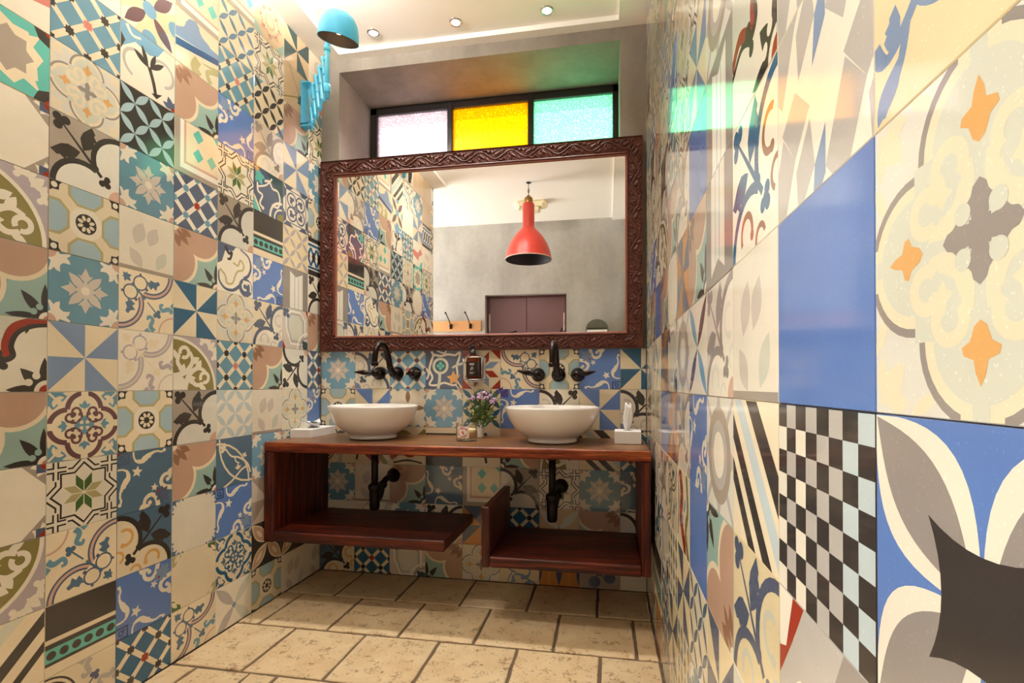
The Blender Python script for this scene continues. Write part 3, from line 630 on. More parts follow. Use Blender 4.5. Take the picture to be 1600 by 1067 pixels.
def wood_mat(name, a, b, c, rough=.3, axis='x', sc=1.):
    t = NT(name)
    s = {'x': (1.6, 34, 34), 'y': (34, 1.6, 34), 'z': (34, 34, 1.6)}[axis]
    v = t.pos(tuple(q * sc for q in s))
    n1 = t.noise(v, 2.2, 6, .62); n2 = t.noise(t.pos(tuple(q * sc * 4 for q in s)), 3, 4, .6); n3 = t.noise(t.pos(), 5, 4)
    col = t.ramp(n1, [(.36, lin(a)), (.50, lin(b)), (.66, lin(c))])
    col = t.mix(.6, col, t.ramp(n2, [(.34, (.3, .26, .22)), (.58, (1, 1, 1))]), 'MULTIPLY')
    col = t.mix(t.ramp(n3, [(.45, (0, 0, 0)), (.75, (.45, .45, .45))]), col, lin(a))
    # varnish rubbed down to paler streaks along the grain
    n4 = t.noise(t.pos(tuple(q * sc * 2.2 for q in s)), 2.6, 5, .7)
    col = t.mix(t.ramp(n4, [(.56, (0, 0, 0)), (.72, (.6, .6, .6))]), col, lin(c))
    t.l(col, t.b.inputs['Base Color']); t.b.inputs['Roughness'].default_value = rough
    t.b.inputs['Specular IOR Level'].default_value = .35; t.b.inputs['Coat Weight'].default_value = .05; t.b.inputs['Coat Roughness'].default_value = .25
    t.bump(n2, .25, .002)
    return t.m
M_WOOD = wood_mat('red_stained_wood', (30, 7, 4), (76, 21, 8), (128, 48, 17), .48)
M_WOODY = wood_mat('red_stained_wood_across', (30, 7, 4), (76, 21, 8), (128, 48, 17), .48, axis='z')
M_EDGE = wood_mat('worn_front_edge_wood', (84, 24, 8), (136, 54, 18), (184, 104, 46), .4)
M_TOP = wood_mat('worn_worktop_wood', (92, 58, 30), (126, 84, 48), (158, 112, 70), .28)
M_FRAME = wood_mat('carved_frame_wood', (72, 32, 23), (106, 55, 41), (130, 76, 58), .5, 'x', 3)

def travertine():
    t = NT('travertine'); oi = t.n('ShaderNodeObjectInfo')
    geo = t.n('ShaderNodeNewGeometry'); add = t.n('ShaderNodeVectorMath', operation='ADD')
    sc = t.n('ShaderNodeVectorMath', operation='SCALE'); t.l(oi.outputs['Location'], sc.inputs[0]); sc.inputs['Scale'].default_value = 7.3
    t.l(geo.outputs['Position'], add.inputs[0]); t.l(sc.outputs[0], add.inputs[1]); v = add.outputs[0]
    n1 = t.noise(v, 7, 5, .6); n2 = t.noise(v, 90, 8, .75); n3 = t.noise(v, 20, 6, .7)
    c = t.mix(t.ramp(n1, [(.3, (0, 0, 0)), (.7, (1, 1, 1))]), lin((212, 180, 134)), lin((230, 206, 164)))
    ms = t.n('ShaderNodeMath', operation='MULTIPLY'); t.l(n2, ms.inputs[0]); t.l(n3, ms.inputs[1])
    pits = t.ramp(ms.outputs[0], [(.0, (0, 0, 0)), (.165, (.1, .1, .1)), (.215, (1, 1, 1))])
    c = t.mix(pits, lin((166, 128, 84)), c)
    mr = t.n('ShaderNodeMapRange'); t.l(oi.outputs['Random'], mr.inputs[0]); mr.inputs[3].default_value = .9; mr.inputs[4].default_value = 1.06
    cc = t.n('ShaderNodeCombineColor')
    for i in range(3): t.l(mr.outputs[0], cc.inputs[i])
    c = t.mix(1., c, cc.outputs[0], 'MULTIPLY')
    t.l(c, t.b.inputs['Base Color']); t.b.inputs['Roughness'].default_value = .48
    t.bump(pits, .5, .003)
    return t.m
M_TRAV = travertine()

XL, XR, YF, ZC, ZT = -.804, .9254, -2.87, 2.765, 2.79
YLE = -1.78        # where the left tiled wall ends
JB = .98            # height of the j = 0 seam

# floor
mb = MB(); mb.box((-2.7, -3.2, -.12), (1.1, .45, -.006))
floor = tag(mb.build('floor', M_FGROUT), 'floor of pale travertine blocks in running bond with brown grout', 'floor', kind='structure')
def stone(x0, x1, y0, y1):
    g = .0055; b = .0035
    x0 += g; x1 -= g; y0 += g; y1 -= g
    n = 7; V = []; F = []
    per = []
    for (ax, ay), (bx_, by_) in (((x0, y0), (x1, y0)), ((x1, y0), (x1, y1)), ((x1, y1), (x0, y1)), ((x0, y1), (x0, y0))):
        for k in range(n):
            q = k / n; per.append((ax + (bx_ - ax) * q, ay + (by_ - ay) * q))
    cx, cy = (x0 + x1) / 2, (y0 + y1) / 2; L = len(per)
    jit = [random.uniform(-.0022, .001) for _ in per]
    out = [(x + (1 if x > cx else -1) * j, y + (1 if y > cy else -1) * j) for (x, y), j in zip(per, jit)]
    inn = [(x + (cx - x) / max(abs(cx - x), abs(cy - y), 1e-6) * b, y + (cy - y) / max(abs(cx - x), abs(cy - y), 1e-6) * b) for x, y in out]
    dz = random.uniform(-.0008, .0008)
    V = [(x - cx, y - cy, -.02) for x, y in out] + [(x - cx, y - cy, -.003 + dz) for x, y in out] + [(x - cx, y - cy, dz) for x, y in inn]
    for k in range(L):
        m_ = (k + 1) % L; F += [(k, m_, L + m_, L + k), (L + k, L + m_, 2 * L + m_, 2 * L + k)]
    F.append(tuple(range(2 * L, 3 * L)))
    me = bpy.data.meshes.new('floor_tile'); me.from_pydata(V, [], F); me.materials.append(M_TRAV); me.update()
    o = bpy.data.objects.new('floor_tile', me); COL.objects.link(o); o.parent = floor; o.location = (cx, cy, 0)
rows = [0, -.2955, -.6025, -.913, -1.222, -1.531, -1.84, -2.149, -2.458, -2.767, -2.87]
xoff = [-.545, -.704, -.527, -.698, -.55, -.69, -.54, -.70, -.55, -.69]
for r in range(len(rows) - 1):
    y1, y0 = rows[r], rows[r + 1]; xl = XL if y0 > YLE - .25 else -2.6; x = xoff[r]
    xs = [x + .3095 * k for k in range(-8, 7)]
    if r == 3: xs = [q for q in xs if abs(q - (xoff[r] + .3095)) > .01] + [-.486, -.379]; xs = sorted(xs)
    xs = [xl] + [q for q in xs if xl + .03 < q < XR - .03] + [XR]
    for a, b in zip(xs, xs[1:]): stone(a, b, y0, y1)

# walls
mb = MB(); mb.box((-1.0, YLE, 0), (XL - TT + .002, .42, 2.9))
wall_left = tag(mb.build('wall_left', M_GROUT), 'left wall covered in a patchwork of patterned cement tiles', 'wall', kind='structure')
mb = MB(); mb.box((XR + TT - .002, -3.05, 0), (XR + .2, .42, 2.9))
wall_right = tag(mb.build('wall_right', M_GROUT), 'right wall of glossy patterned cement tiles close to the camera', 'wall', kind='structure')
mb = MB()
mb.box((-1.0, TT - .002, 0), (XR + .2, .42, 1.18), 1)
WX0, WX1, WZ0, WZ1, WY = -.70, .80, 2.13, 2.70, .35
mb.box((-1.0, 0, 1.18), (XR + .2, .42, WZ0)); mb.box((-1.0, 0, WZ0), (WX0, .42, 2.9)); mb.box((WX1, 0, WZ0), (XR + .2, .42, 2.9))
mb.box((WX0, 0, WZ1), (WX1, .42, 2.9))
wall_back = tag(mb.build('wall_back', [M_CONCW, M_GROUT]), 'back wall with patterned tiles below and bare concrete around the window recess', 'wall', kind='structure')
DX0, DX1, DZ = -.60, .305, 2.0
mb = MB()
mb.box((-2.7, -3.05, 0), (DX0, YF, 2.9)); mb.box((DX1, -3.05, 0), (XR + .2, YF, 2.9)); mb.box((DX0, -3.05, DZ), (DX1, YF, 2.9))
mb.box((DX0, -3.2, 0), (DX1, -3.05, DZ))
tag(mb.build('wall_front', M_CONC), 'grey polished concrete wall seen in the mirror', 'wall', kind='structure')
mb = MB(); mb.box((-2.7, YLE, 0), (-1.0, YLE + .17, 2.9))
tag(mb.build('wall_passage', M_CONC), 'concrete wall of the side passage left of the tiled room', 'wall', kind='structure')
mb = MB(); mb.box((-1.0, YLE - .004, 0), (XL, YLE, 2.9))
tag(mb.build('trim_1', M_CONC), 'plastered end of the left tiled wall', 'trim', kind='structure')
# ceiling with a shallow recessed tray and flat border
mb = MB()
mb.box((-2.7, -3.05, ZT), (XR + .2, .42, 2.95))
mb.box((XL - .2, YLE, ZC), (-.676, 0, ZT)); mb.box((.793, YF, ZC), (XR + .01, 0, ZT)); mb.box((-.676, -.05, ZC), (.793, 0, ZT))
tag(mb.build('ceiling', M_PLAST), 'cream ceiling with shallow recessed tray and flat border', 'ceiling', kind='structure')

# ------------------------------------------------------------------ tile layout
FILL = ['lat', 'snow', 'vine', 'sca', 'dam', 'star', 'qua', 'arc', 'pin', 'wheel', 'petB', 'fai', 'turq', 'ara', 'oli', 'vineC', 'petK', 'pinT', 'latB', 'ell', 'petx', 'shi', 'bsc', 'icor']
# columns from the back corner outwards; rows from the ceiling (8) down to the floor (-5)
LEFT = [
 'fai lat star snow wheel loz vineC sca latB dam snow pin fai fai',
 'pinD tlf sca:0 pin circ petY col shi vineC:1 qua snow pin blf fai',
 'orn star petK vineG tang bar dam vineS sca fai snowS pinG blf wheel',
 'turq petC lat dam star vine bsc qua lat petP bra dam:2 araD petR',
 'turq turq garr sca turq latB sca pinT oli vine sca icor olf arc',
 'sca dbar bpet tree pet snow fai arc arcM wheel damS:2 vineT:m dam:m latT',
 'fai arc ivo lat qua vine wheel snow pin ara star arc:2 bar arcK:1',
 'tanS snow pin redb oct ioct oli sca reds sca ioct oli:3 str str',
 'tanS tanS loz fai star dam reds arcK lat pin qua wheel snow vine']
# right wall, from the back corner outwards
RIGHT = [
 'vine star qua pin lat arc sca dam vineC snow ell pinO pet fai',
 'lat vine snow arc qua pin wheel oli pinO arc dia pinG tanS vine',
 'qua arc latB vine star dam sca arcM qua vineG dia bar bpet pet',
 'star lat arc sca qua vineS sol petR qua arcM vineO bar nav pinS',
 'arc sca latW qua vine oli sca pinO sol vineG shi latT chk pin',
 'vine qua arc dam lat sca icor shi pinO arcK dia pinS dia fai',
 'snow lat sca qua star vineG pinO ell vineG rol pinS dia pin lat',
 'sca latW qua star pin sol sca petx dam:2 sol petC snow lat pin',
 'vineO arc qua lat ell col col:2 vineG ell sca:2 pinS qua star sca',
 'arc redb shi shi reds reds vineO fai dbar vineB reds lat pin snow',
 'snow pin sca arc lat geo geo sol chk rgr vine pinS dam wheel',
 'qua lat star vine dam bbr bbr qua big sca snow arc petB lat',
 'lat wheel pin qua snow sca arc lat star pinR turq oli vine dam',
 'dam sca lat pinT vine arc snow qua pinS wheel petK lat arc sca',
 'pin vine snow lat star sca pinR dam qua bar lat petB snow wheel']
BACK = [   # rows 0 .. -5, columns from the left corner
 'snowS vineS:m latW swi zig arc:m wheel dam pinT',
 'wheel pinR bpet2 snowS petB dam:2 vineK:m pinR vineK:m',
 'arcK rol rol:1 bar:2 tref sca:m oli:1 dbar latT',
 'snow fai sca damS:m turq vine:m star snow damS',
 'fai arcM snow vineC pinO latT petQ sca:m vineC:m',
 'vineC vineC:m latT shi sca:m qua bbr:1 nav octf']
BACK[5] = 'vineT latT shi sca:m qua bbr:1 nav octf ivo'
vz = lambda j: JB + j * TS
def vcrop(j): return (.1, 1) if j == -5 else ((0, .92) if j == 8 else (0, 1))
# left wall: seams at y = (-.589 - k) tiles
for k, colm in enumerate(LEFT):
    names = colm.split()
    ya = (-.589 - k) * TS                   # the outer seam of this column
    for r, nm in enumerate(names):
        j = 8 - r; v0, v1 = vcrop(j)
        put_tile(nm, (XL, ya, vz(j)), (0, 1, 0), (0, 0, 1), (1, 0, 0), wall_left, (0, v0, .589 if k == 0 else 1, v1))
        if k == 8: put_tile(FILL[(r * 7 + 2) % len(FILL)], (XL, ya - TS, vz(j)), (0, 1, 0), (0, 0, 1), (1, 0, 0), wall_left, (.69, v0, 1, v1))
# right wall: seams at y = -10.2285 + i
for k, colm in enumerate(RIGHT):
    names = [FILL[(k * 5 + 3) % len(FILL)]] + colm.split()[:-1]; i = 10 - k
    yt = (-10.2285 + i + 1) * TS
    for r, nm in enumerate(names):
        j = 8 - r; v0, v1 = vcrop(j)
        u0 = .7715 if k == 0 else 0; u1 = 1 if k < 14 else 1
        if yt - TS < YF: u1 = (yt - YF) / TS
        put_tile(nm, (XR, yt, vz(j)), (0, -1, 0), (0, 0, 1), (-1, 0, 0), wall_right, (u0, v0, u1, v1))
for r, rowm in enumerate(BACK):
    j = -r; v0, v1 = vcrop(j)
    for c, nm in enumerate(rowm.split()):
        i = -4 + c
        put_tile(nm, (i * TS, 0, vz(j)), (1, 0, 0), (0, 0, 1), (0, -1, 0), wall_back, (0, v0, .62 if i == 4 else 1, v1))

# ------------------------------------------------------------------ the window
M_BLACKW = plain('black_window_paint', (34, 28, 26), .3, noise=.2)
def pane_mat(name, col, tr, pat):
    t = NT(name); t.t.nodes.remove(t.b)
    v = t.coords((1, 1, 1), 'Object')
    vo = t.n('ShaderNodeTexVoronoi'); vo.feature = 'DISTANCE_TO_EDGE'; t.l(v, vo.inputs['Vector']); vo.inputs['Scale'].default_value = 55
    f = t.ramp(vo.outputs['Distance'], [(0, (.45, .45, .45)), (.3, (1, 1, 1))])
    c = t.mix(pat, lin(col), f, 'MULTIPLY')
    a = t.n('ShaderNodeBsdfTransparent'); b = t.n('ShaderNodeBsdfTranslucent'); g = t.n('ShaderNodeBsdfGlossy')
    g.inputs['Roughness'].default_value = .15
    t.l(c, a.inputs[0]); t.l(c, b.inputs[0])
    m1 = t.n('ShaderNodeMixShader'); m1.inputs[0].default_value = tr; t.l(b.outputs[0], m1.inputs[1]); t.l(a.outputs[0], m1.inputs[2])
    m2 = t.n('ShaderNodeMixShader'); m2.inputs[0].default_value = .05; t.l(m1.outputs[0], m2.inputs[1]); t.l(g.outputs[0], m2.inputs[2])
    t.l(m2.outputs[0], t.out.inputs[0])
    return t.m
win = empty('window_1', (0, WY, WZ0), 'high window with white, amber and green textured panes in a black frame', 'window', kind='structure')
FR = .045
mb = MB()
mb.box((WX0, WY, WZ1 - FR), (WX1, WY + .05, WZ1), bev=.004); mb.box((WX0, WY, WZ0), (WX1, WY + .05, WZ0 + FR), bev=.004)
mb.box((WX0, WY, WZ0), (WX0 + FR, WY + .05, WZ1), bev=.004); mb.box((WX1 - .032, WY, WZ0), (WX1, WY + .05, WZ1), bev=.004)
mb.build('window_frame', M_BLACKW, win, local=False)
for a, b in ((-.205, -.172), (.283, .317)):
    mb = MB(); mb.box((a, WY - .004, WZ0 + .01), (b, WY + .05, WZ1 - .01), bev=.004); mb.build('mullion', M_BLACKW, win, local=False)
for nm, a, b, col, tr in (('frosted', -.66, -.20, (226, 210, 212), .45), ('amber', -.178, .288, (255, 200, 16), .5), ('green', .312, .775, (180, 250, 208), .5)):
    mb = MB(); mb.box((a, WY + .02, WZ0 + .02), (b, WY + .026, WZ1 - .03)); mb.build('pane', pane_mat('pane_' + nm, col, tr, .8), win, local=False)

mb = MB(); mb.box((WX0 - .3, .42, 2.715), (WX1 + .3, .60, 2.80)); tag(mb.build('trim_2', M_CONCW), 'narrow concrete eave outside above the coloured window', 'trim', kind='structure')

# ------------------------------------------------------------------ ceiling downlights
M_CHROME = plain('brushed_chrome', (200, 196, 190), .22, 1.)
def emit(name, col, st):
    t = NT(name); t.b.inputs['Base Color'].default_value = (*col, 1); t.b.inputs['Emission Color'].default_value = (*col, 1); t.b.inputs['Emission Strength'].default_value = st
    return t.m
M_BULB = emit('lamp_glow', (1, .93, .84), 2.5)
def downlight(x, y, label, w, cone):
    t = empty('ceiling_downlight', (x, y, ZT), label, 'light', 'recessed ceiling downlights')
    mb = MB(); mb.lathe([(.021, -.001), (.025, -.005), (.031, -.004), (.033, 0), (.033, .004)], 32, cap=False); mb.build('trim_ring', M_CHROME, t)
    mb = MB(); mb.lathe([(.0001, -.0015), (.0215, -.0015), (.0215, .0)], 28, cap=False); mb.build('lens', M_BULB, t)
    l = bpy.data.lights.new('downlight_beam', 'SPOT'); l.energy = w; l.color = (1, .955, .9); l.spot_size = math.radians(cone); l.spot_blend = 1; l.shadow_soft_size = .03
    o = bpy.data.objects.new('downlight_beam', l); COL.objects.link(o); o.parent = t; o.location = (0, 0, -.02)
for x, lb in ((-.434, 'recessed round ceiling downlight nearest the turquoise lamp'), (.001, 'recessed round ceiling downlight in the middle of three'), (.454, 'recessed round ceiling downlight nearest the right wall')):
    downlight(x, -.133, lb, 26, 88)
for x, lb in ((-.44, 'added downlight of an unseen second row nearest the left tiled wall'), (-.05, 'added downlight of an unseen second row away from the left wall')):  # unseen second row, added to brighten the room and the left wall
    downlight(x, -1.15, lb, 14, 155)

# ------------------------------------------------------------------ mirror with carved frame
M_MIRROR = NT('silvered_glass'); M_MIRROR.b.inputs['Base Color'].default_value = (.93, .93, .91, 1); M_MIRROR.b.inputs['Metallic'].default_value = 1; M_MIRROR.b.inputs['Roughness'].default_value = .0; M_MIRROR = M_MIRROR.m
MX0, MX1, MZ0, MZ1 = -.789, .9055, 1.182, 2.205
IX0, IX1, IZ0, IZ1 = -.702, .8275, 1.258, 2.122
mir = empty('wall_mirror', (0, 0, MZ0), 'wide wall mirror in a carved reddish brown wooden frame', 'mirror')
mb = MB(); mb.box((IX0 - .02, -.019, IZ0 - .02), (IX1 + .02, -.004, IZ1 + .02)); mb.build('mirror_glass', M_MIRROR, mir, local=False)
def rail(axis, a, b, c0, c1, flipin):
    # one rail: flat field with raised outer and inner mouldings and mitred ends; axis 'x' or 'z'
    prof = [(0, 0), (0, -.026), (.006, -.034), (.012, -.030), (.018, -.026), (.86, -.026), (.89, -.033), (.93, -.035), (.97, -.03), (1, -.022), (1, -.010)]
    w = c1 - c0; mb = MB(); V = []; n = len(prof)
    for e in (0, 1):
        for q, y in prof:
            q = q if q > .5 or q < .02 else q
            cc = (c0 + w * q) if not flipin else (c1 - w * q)
            s = (a + w * q) if e == 0 else (b - w * q)
            V.append((s, y, cc) if axis == 'x' else (cc, y, s))
    F = [(i, i + 1, n + i + 1, n + i) for i in range(n - 1)]
    mb.add(V, F); 
    o = mb.build('frame_rail', M_FRAME, mir, local=False)
    # carved vine: a rolling stem, curled tendrils and lobed leaves in relief
    cm = MB(); L = b - a - w * 1.1; s0 = a + w * .55; mid = (c0 + c1) / 2 + (.004 if flipin else -.004); lam = .165 * L / (round(L / .165) * .165); nw = round(L / .165); A = w * .24
    def P(s, h, d): return (s, -.026 - d, mid + h) if axis == 'x' else (mid + h, -.026 - d, s)
    st = [P(s0 + L * k / (nw * 14), A * math.sin(2 * PI * k / 14), .004) for k in range(nw * 14 + 1)]
    cm.tube(st, .0034, 7)
    def leaf(s, h, ang, ln, wd):
        # pointed leaf with raised midrib
        ca, sa = math.cos(ang), math.sin(ang); pts = []; pr = [(0, 0), (.25, .5), (.45, .9), (.55, .62), (.75, .6), (1, 0), (.75, -.6), (.55, -.62), (.45, -.9), (.25, -.5)]
        base = [P(s + (t * ca - q * wd * .5 / ln * sa) * ln, h + (t * sa + q * wd * .5 / ln * ca) * ln, .0006) for t, q in pr]
        top = [P(s + (t * ca - q * .8 * wd * .5 / ln * sa) * ln, h + (t * sa + q * .8 * wd * .5 / ln * ca) * ln, .0052) for t, q in pr]
        rib = [P(s + t * ca * ln, h + t * sa * ln, .0095 if .1 < t < .9 else .004) for t in (0.02, .3, .65, .98)]
        m_ = len(pr); V = base + top + rib; F = [(i, (i + 1) % m_, m_ + (i + 1) % m_, m_ + i) for i in range(m_)]
        r = 2 * m_
        F += [(m_ + 0, m_ + 1, r), (m_ + 1, m_ + 2, r + 1, r), (m_ + 2, m_ + 3, r + 1), (m_ + 3, m_ + 4, r + 2, r + 1), (m_ + 4, m_ + 5, r + 3, r + 2), (m_ + 5, m_ + 6, r + 2, r + 3), (m_ + 6, m_ + 7, r + 1, r + 2), (m_ + 7, m_ + 8, r + 1), (m_ + 8, m_ + 9, r, r + 1), (m_ + 9, m_ + 0, r)]
        cm.add(V, F)
    lam = L / nw
    for i in range(nw * 2):
        sg = 1 if i % 2 == 0 else -1; s = s0 + (i + .5) * lam / 2; h0 = A * sg
        sp = [P(s + .018 * (1 - t) * math.cos(t * 8.5 + 1.5), -h0 * .15 + .018 * (1 - t * .75) * math.sin(t * 8.5 + 1.5) * -sg, .0045) for t in [q / 16 for q in range(17)]]
        cm.tube(sp, [.0034 - .001 * q / 16 for q in range(17)], 6); cm.ball(sp[-1], .0055, 8, 5)
        leaf(s - .004, h0 * .2, -sg * .6, .036, .02); leaf(s - .012, -h0 * .25, PI * .5 * -sg + .5, .026, .018); leaf(s + .03, -h0 * .35, -sg * 1.0, .030, .017); leaf(s - .03, -h0 * .45, PI + sg * .9, .027, .016)
        leaf(s + .01, h0 * 1.1, sg * .25, .030, .013); leaf(s + .046, h0 * .55, sg * 1.2, .022, .013)
    cm.build('carving', M_FRAME, o, local=True)
    o.children[0].location = -mir.location
rail('x', MX0, MX1, IZ1, MZ1, True); rail('x', MX0, MX1, MZ0, IZ0, False)
rail('z', MZ0, MZ1, MX0, IX0, False); rail('z', MZ0, MZ1, IX1, MX1, True)
M_BEAD = plain('frame_inner_bead', (150, 84, 62), .3, noise=.15)
mb = MB()
for lo, hi in (((IX0 - .002, -.026, IZ1 - .004), (IX1 + .002, -.018, IZ1 + .003)), ((IX0 - .002, -.026, IZ0 - .003), (IX1 + .002, -.018, IZ0 + .004)), ((IX0 - .003, -.026, IZ0), (IX0 + .004, -.018, IZ1)), ((IX1 - .004, -.026, IZ0), (IX1 + .003, -.018, IZ1))):
    mb.box(lo, hi, bev=.002)
mb.build('inner_bead', M_BEAD, mir, local=False)

# ------------------------------------------------------------------ vanity of thick stained boards
van = empty('vanity_unit', (0, -.225, .235), 'wall hung dark red wooden vanity with worktop and open shelves', 'vanity')
def board(name, lo, hi, mat, rough=.0018, nx=24, ny=3):
    # a thick plank with slightly hand-worn uneven edges
    mb = MB(); mb.box(lo, hi, bev=.005)
    o = mb.build(name, mat, van, local=False)
    bm = o.modifiers.new('cut', 'SUBSURF'); bm.subdivision_type = 'SIMPLE'; bm.levels = bm.render_levels = 3
    tx = bpy.data.textures.get('hand_worn') or bpy.data.textures.new('hand_worn', 'CLOUDS'); tx.noise_scale = .12; tx.noise_depth = 2
    dm = o.modifiers.new('wear', 'DISPLACE'); dm.texture = tx; dm.texture_coords = 'GLOBAL'; dm.strength = rough * 3; dm.mid_level = .5
    return o
wt = board('worktop', (-.8, -.45, .697), (.908, -.002, .741), M_EDGE); wt.data.materials.append(M_TOP)
for p in wt.data.polygons: p.material_index = 1 if p.normal.z > .9 else 0
board('side_panel', (-.8, -.449, .287), (-.752, -.002, .697), M_WOODY)
board('side_panel', (.872, -.449, .24), (.908, -.002, .697), M_WOODY)
board('shelf', (-.752, -.45, .292), (.057, -.002, .339), M_WOOD)
board('shelf', (.252, -.45, .240), (.872, -.002, .285), M_WOOD)
board('divider_panel', (.218, -.449, .238), (.253, -.002, .491), M_WOODY)

# ------------------------------------------------------------------ basins
M_PORC = plain('white_porcelain', (236, 230, 222), .08, noise=.01, Coat_Weight=.6, Coat_Roughness=.05)
M_DARKB = plain('oil_rubbed_bronze', (40, 30, 26), .3, .85, noise=.3, nscale=40)
def basin(loc, label):
    t = empty('vessel_basin', loc, label, 'sink', 'vessel basins on the vanity')
    prof = [(.0001, 0), (.108, 0), (.113, .003), (.113, .010), (.111, .016), (.124, .026), (.152, .044), (.176, .068), (.196, .098), (.208, .128), (.214, .150), (.2135, .1575), (.209, .159), (.205, .155), (.199, .130), (.186, .100), (.164, .070), (.125, .042), (.07, .026), (.0001, .022)]
    mb = MB(); mb.lathe(prof, 72, sx=1.0, sy=.93, cap=False); mb.build('bowl', M_PORC, t)
    mb = MB(); mb.lathe([(.026, .0255), (.030, .028), (.028, .031), (.012, .030), (.0001, .0315)], 28, cap=False); mb.build('drain', M_CHROME, t)
    mb = MB(); mb.lathe([(.007, 0), (.011, .001), (.012, .003), (.007, .004)], 20, (0, .168, .118), (0, -1, .55), cap=False); mb.lathe([(.0001, .002), (.0075, .002)], 18, (0, .168, .118), (0, -1, .55), mi=1, cap=False); mb.build('overflow_ring', [M_CHROME, M_DARKB], t)
    return t
basin((-.385, -.215, .744), 'white round vessel basin on the left, beside the flat tissue box')
basin((.49, -.22, .744), 'white round vessel basin on the right, below the straight-facing faucet')

# ------------------------------------------------------------------ wall faucets
def faucet(x, z, label, skew, levs):
    t = empty('wall_faucet', (x, 0, z), label, 'faucet', 'dark wall mounted faucets')
    R90 = (0, -1, 0)
    mb = MB(); mb.lathe([(.034, 0), (.036, .006), (.035, .014), (.029, .024), (.022, .034), (.019, .044), (.0001, .046)], 28, (0, 0, 0), R90); mb.build('escutcheon', M_DARKB, t)
    path = crom([(0, -.02, 0), (0, -.055, -.002), (skew * .2, -.085, .022), (skew * .4, -.105, .08), (skew * .6, -.14, .130), (skew * .8, -.185, .142), (skew * .95, -.222, .115), (skew, -.236, .07), (skew, -.238, .038)], 7)
    mb = MB(); mb.tube(path, [.0165 - .003 * i / (len(path) - 1) for i in range(len(path))], 14); mb.lathe([(.0145, -.004), (.0175, 0), (.0175, .012), (.013, .016)], 18, (skew, -.238, .034), (0, 0, 1)); mb.build('spout', M_DARKB, t)
    mb = MB(); mb.ball((0, -.06, -.001), .021, 14, 8); mb.lathe([(.0165, 0), (.0195, .003), (.0165, .006)], 18, (skew * .2, -.087, .028), (.0, -.35, .93)); mb.build('collar', M_DARKB, t)
    for hx, tip in levs:
        h = MB(); h.lathe([(.033, 0), (.035, .005), (.035, .012), (.031, .024), (.024, .034), (.019, .046), (.020, .054), (.017, .064), (.009, .070), (.0001, .072)], 26, (hx, 0, 0), R90)
        ho = h.build('handle', M_DARKB, t)
        a = Vector((hx, -.056, 0)); d = Vector(tip); n = 12
        prf = [.008, .007, .007, .0075, .010, .0125, .0135, .013, .011, .009, .007, .005, .002]
        lv = MB(); lv.tube([a + d * (k / n) for k in range(n + 1)], prf, 12); lv.ball(a + d * .27, .0085, 10, 6)
        lv.tube([a - d * .0, a - d.normalized() * .022], [.006, .005], 10); lv.ball(a - d.normalized() * .026, .0075, 10, 6)
        lv.build('lever', M_DARKB, ho)
faucet(-.356, 1.062, 'dark bronze wall faucet over the left basin with gooseneck seen from the side', -.012, ((-.102, (-.105, -.02, .006)), (.098, (.055, -.015, .006))))
faucet(.498, 1.052, 'dark bronze wall faucet over the right basin with levers spread wide', -.006, ((-.102, (-.098, -.016, .020)), (.096, (.088, -.02, .014))))

# ------------------------------------------------------------------ drain traps under the worktop
M_PIPE = plain('dark_waste_pipe', (34, 27, 24), .42, .6, noise=.3)
def trap(x, y, zb, zw, dx, label):
    t = empty('drain_trap', (x, 0, zw), label, 'pipe', 'dark bottle traps under the basins')
    mb = MB(); mb.tube([(0, y, .692 - zw), (0, y, zb + .10 - zw)], .0165, 16); mb.lathe([(.02, 0), (.025, .004), (.025, .022), (.02, .026)], 18, (0, y, .655 - zw)); mb.build('tailpipe', M_PIPE, t)
    mb = MB(); mb.lathe([(.0001, 0), (.019, .002), (.024, .012), (.026, .07), (.027, .10), (.031, .105), (.031, .122), (.022, .130), (.0165, .135)], 22, (0, y, zb - zw)); mb.build('trap_cup', M_PIPE, t)
    p = crom([(0, y + .01, zb + .05 - zw), (dx * .3, y + .05, zb + .055 - zw), (dx * .6, y + .08, -.025), (dx, y + .12, -.002), (dx, -.004, 0)], 6)
    mb = MB(); mb.tube(p, .0155, 14); mb.lathe([(.019, -.008), (.022, -.006), (.022, .008), (.019, .01)], 18, p[12], (p[13] - p[12])); mb.build('waste_arm', M_PIPE, t)
    mb = MB(); mb.lathe([(.036, 0), (.037, .004), (.032, .012), (.022, .026), (.018, .036)], 26, (dx, 0, 0), (0, -1, 0)); mb.build('wall_flange', M_PIPE, t)
trap(-.385, -.20, .388, .522, .006, 'dark waste pipe and bottle trap under the left basin above the long shelf')
trap(.488, -.20, .372, .498, .022, 'dark waste pipe and bottle trap under the right basin above the box shelf')

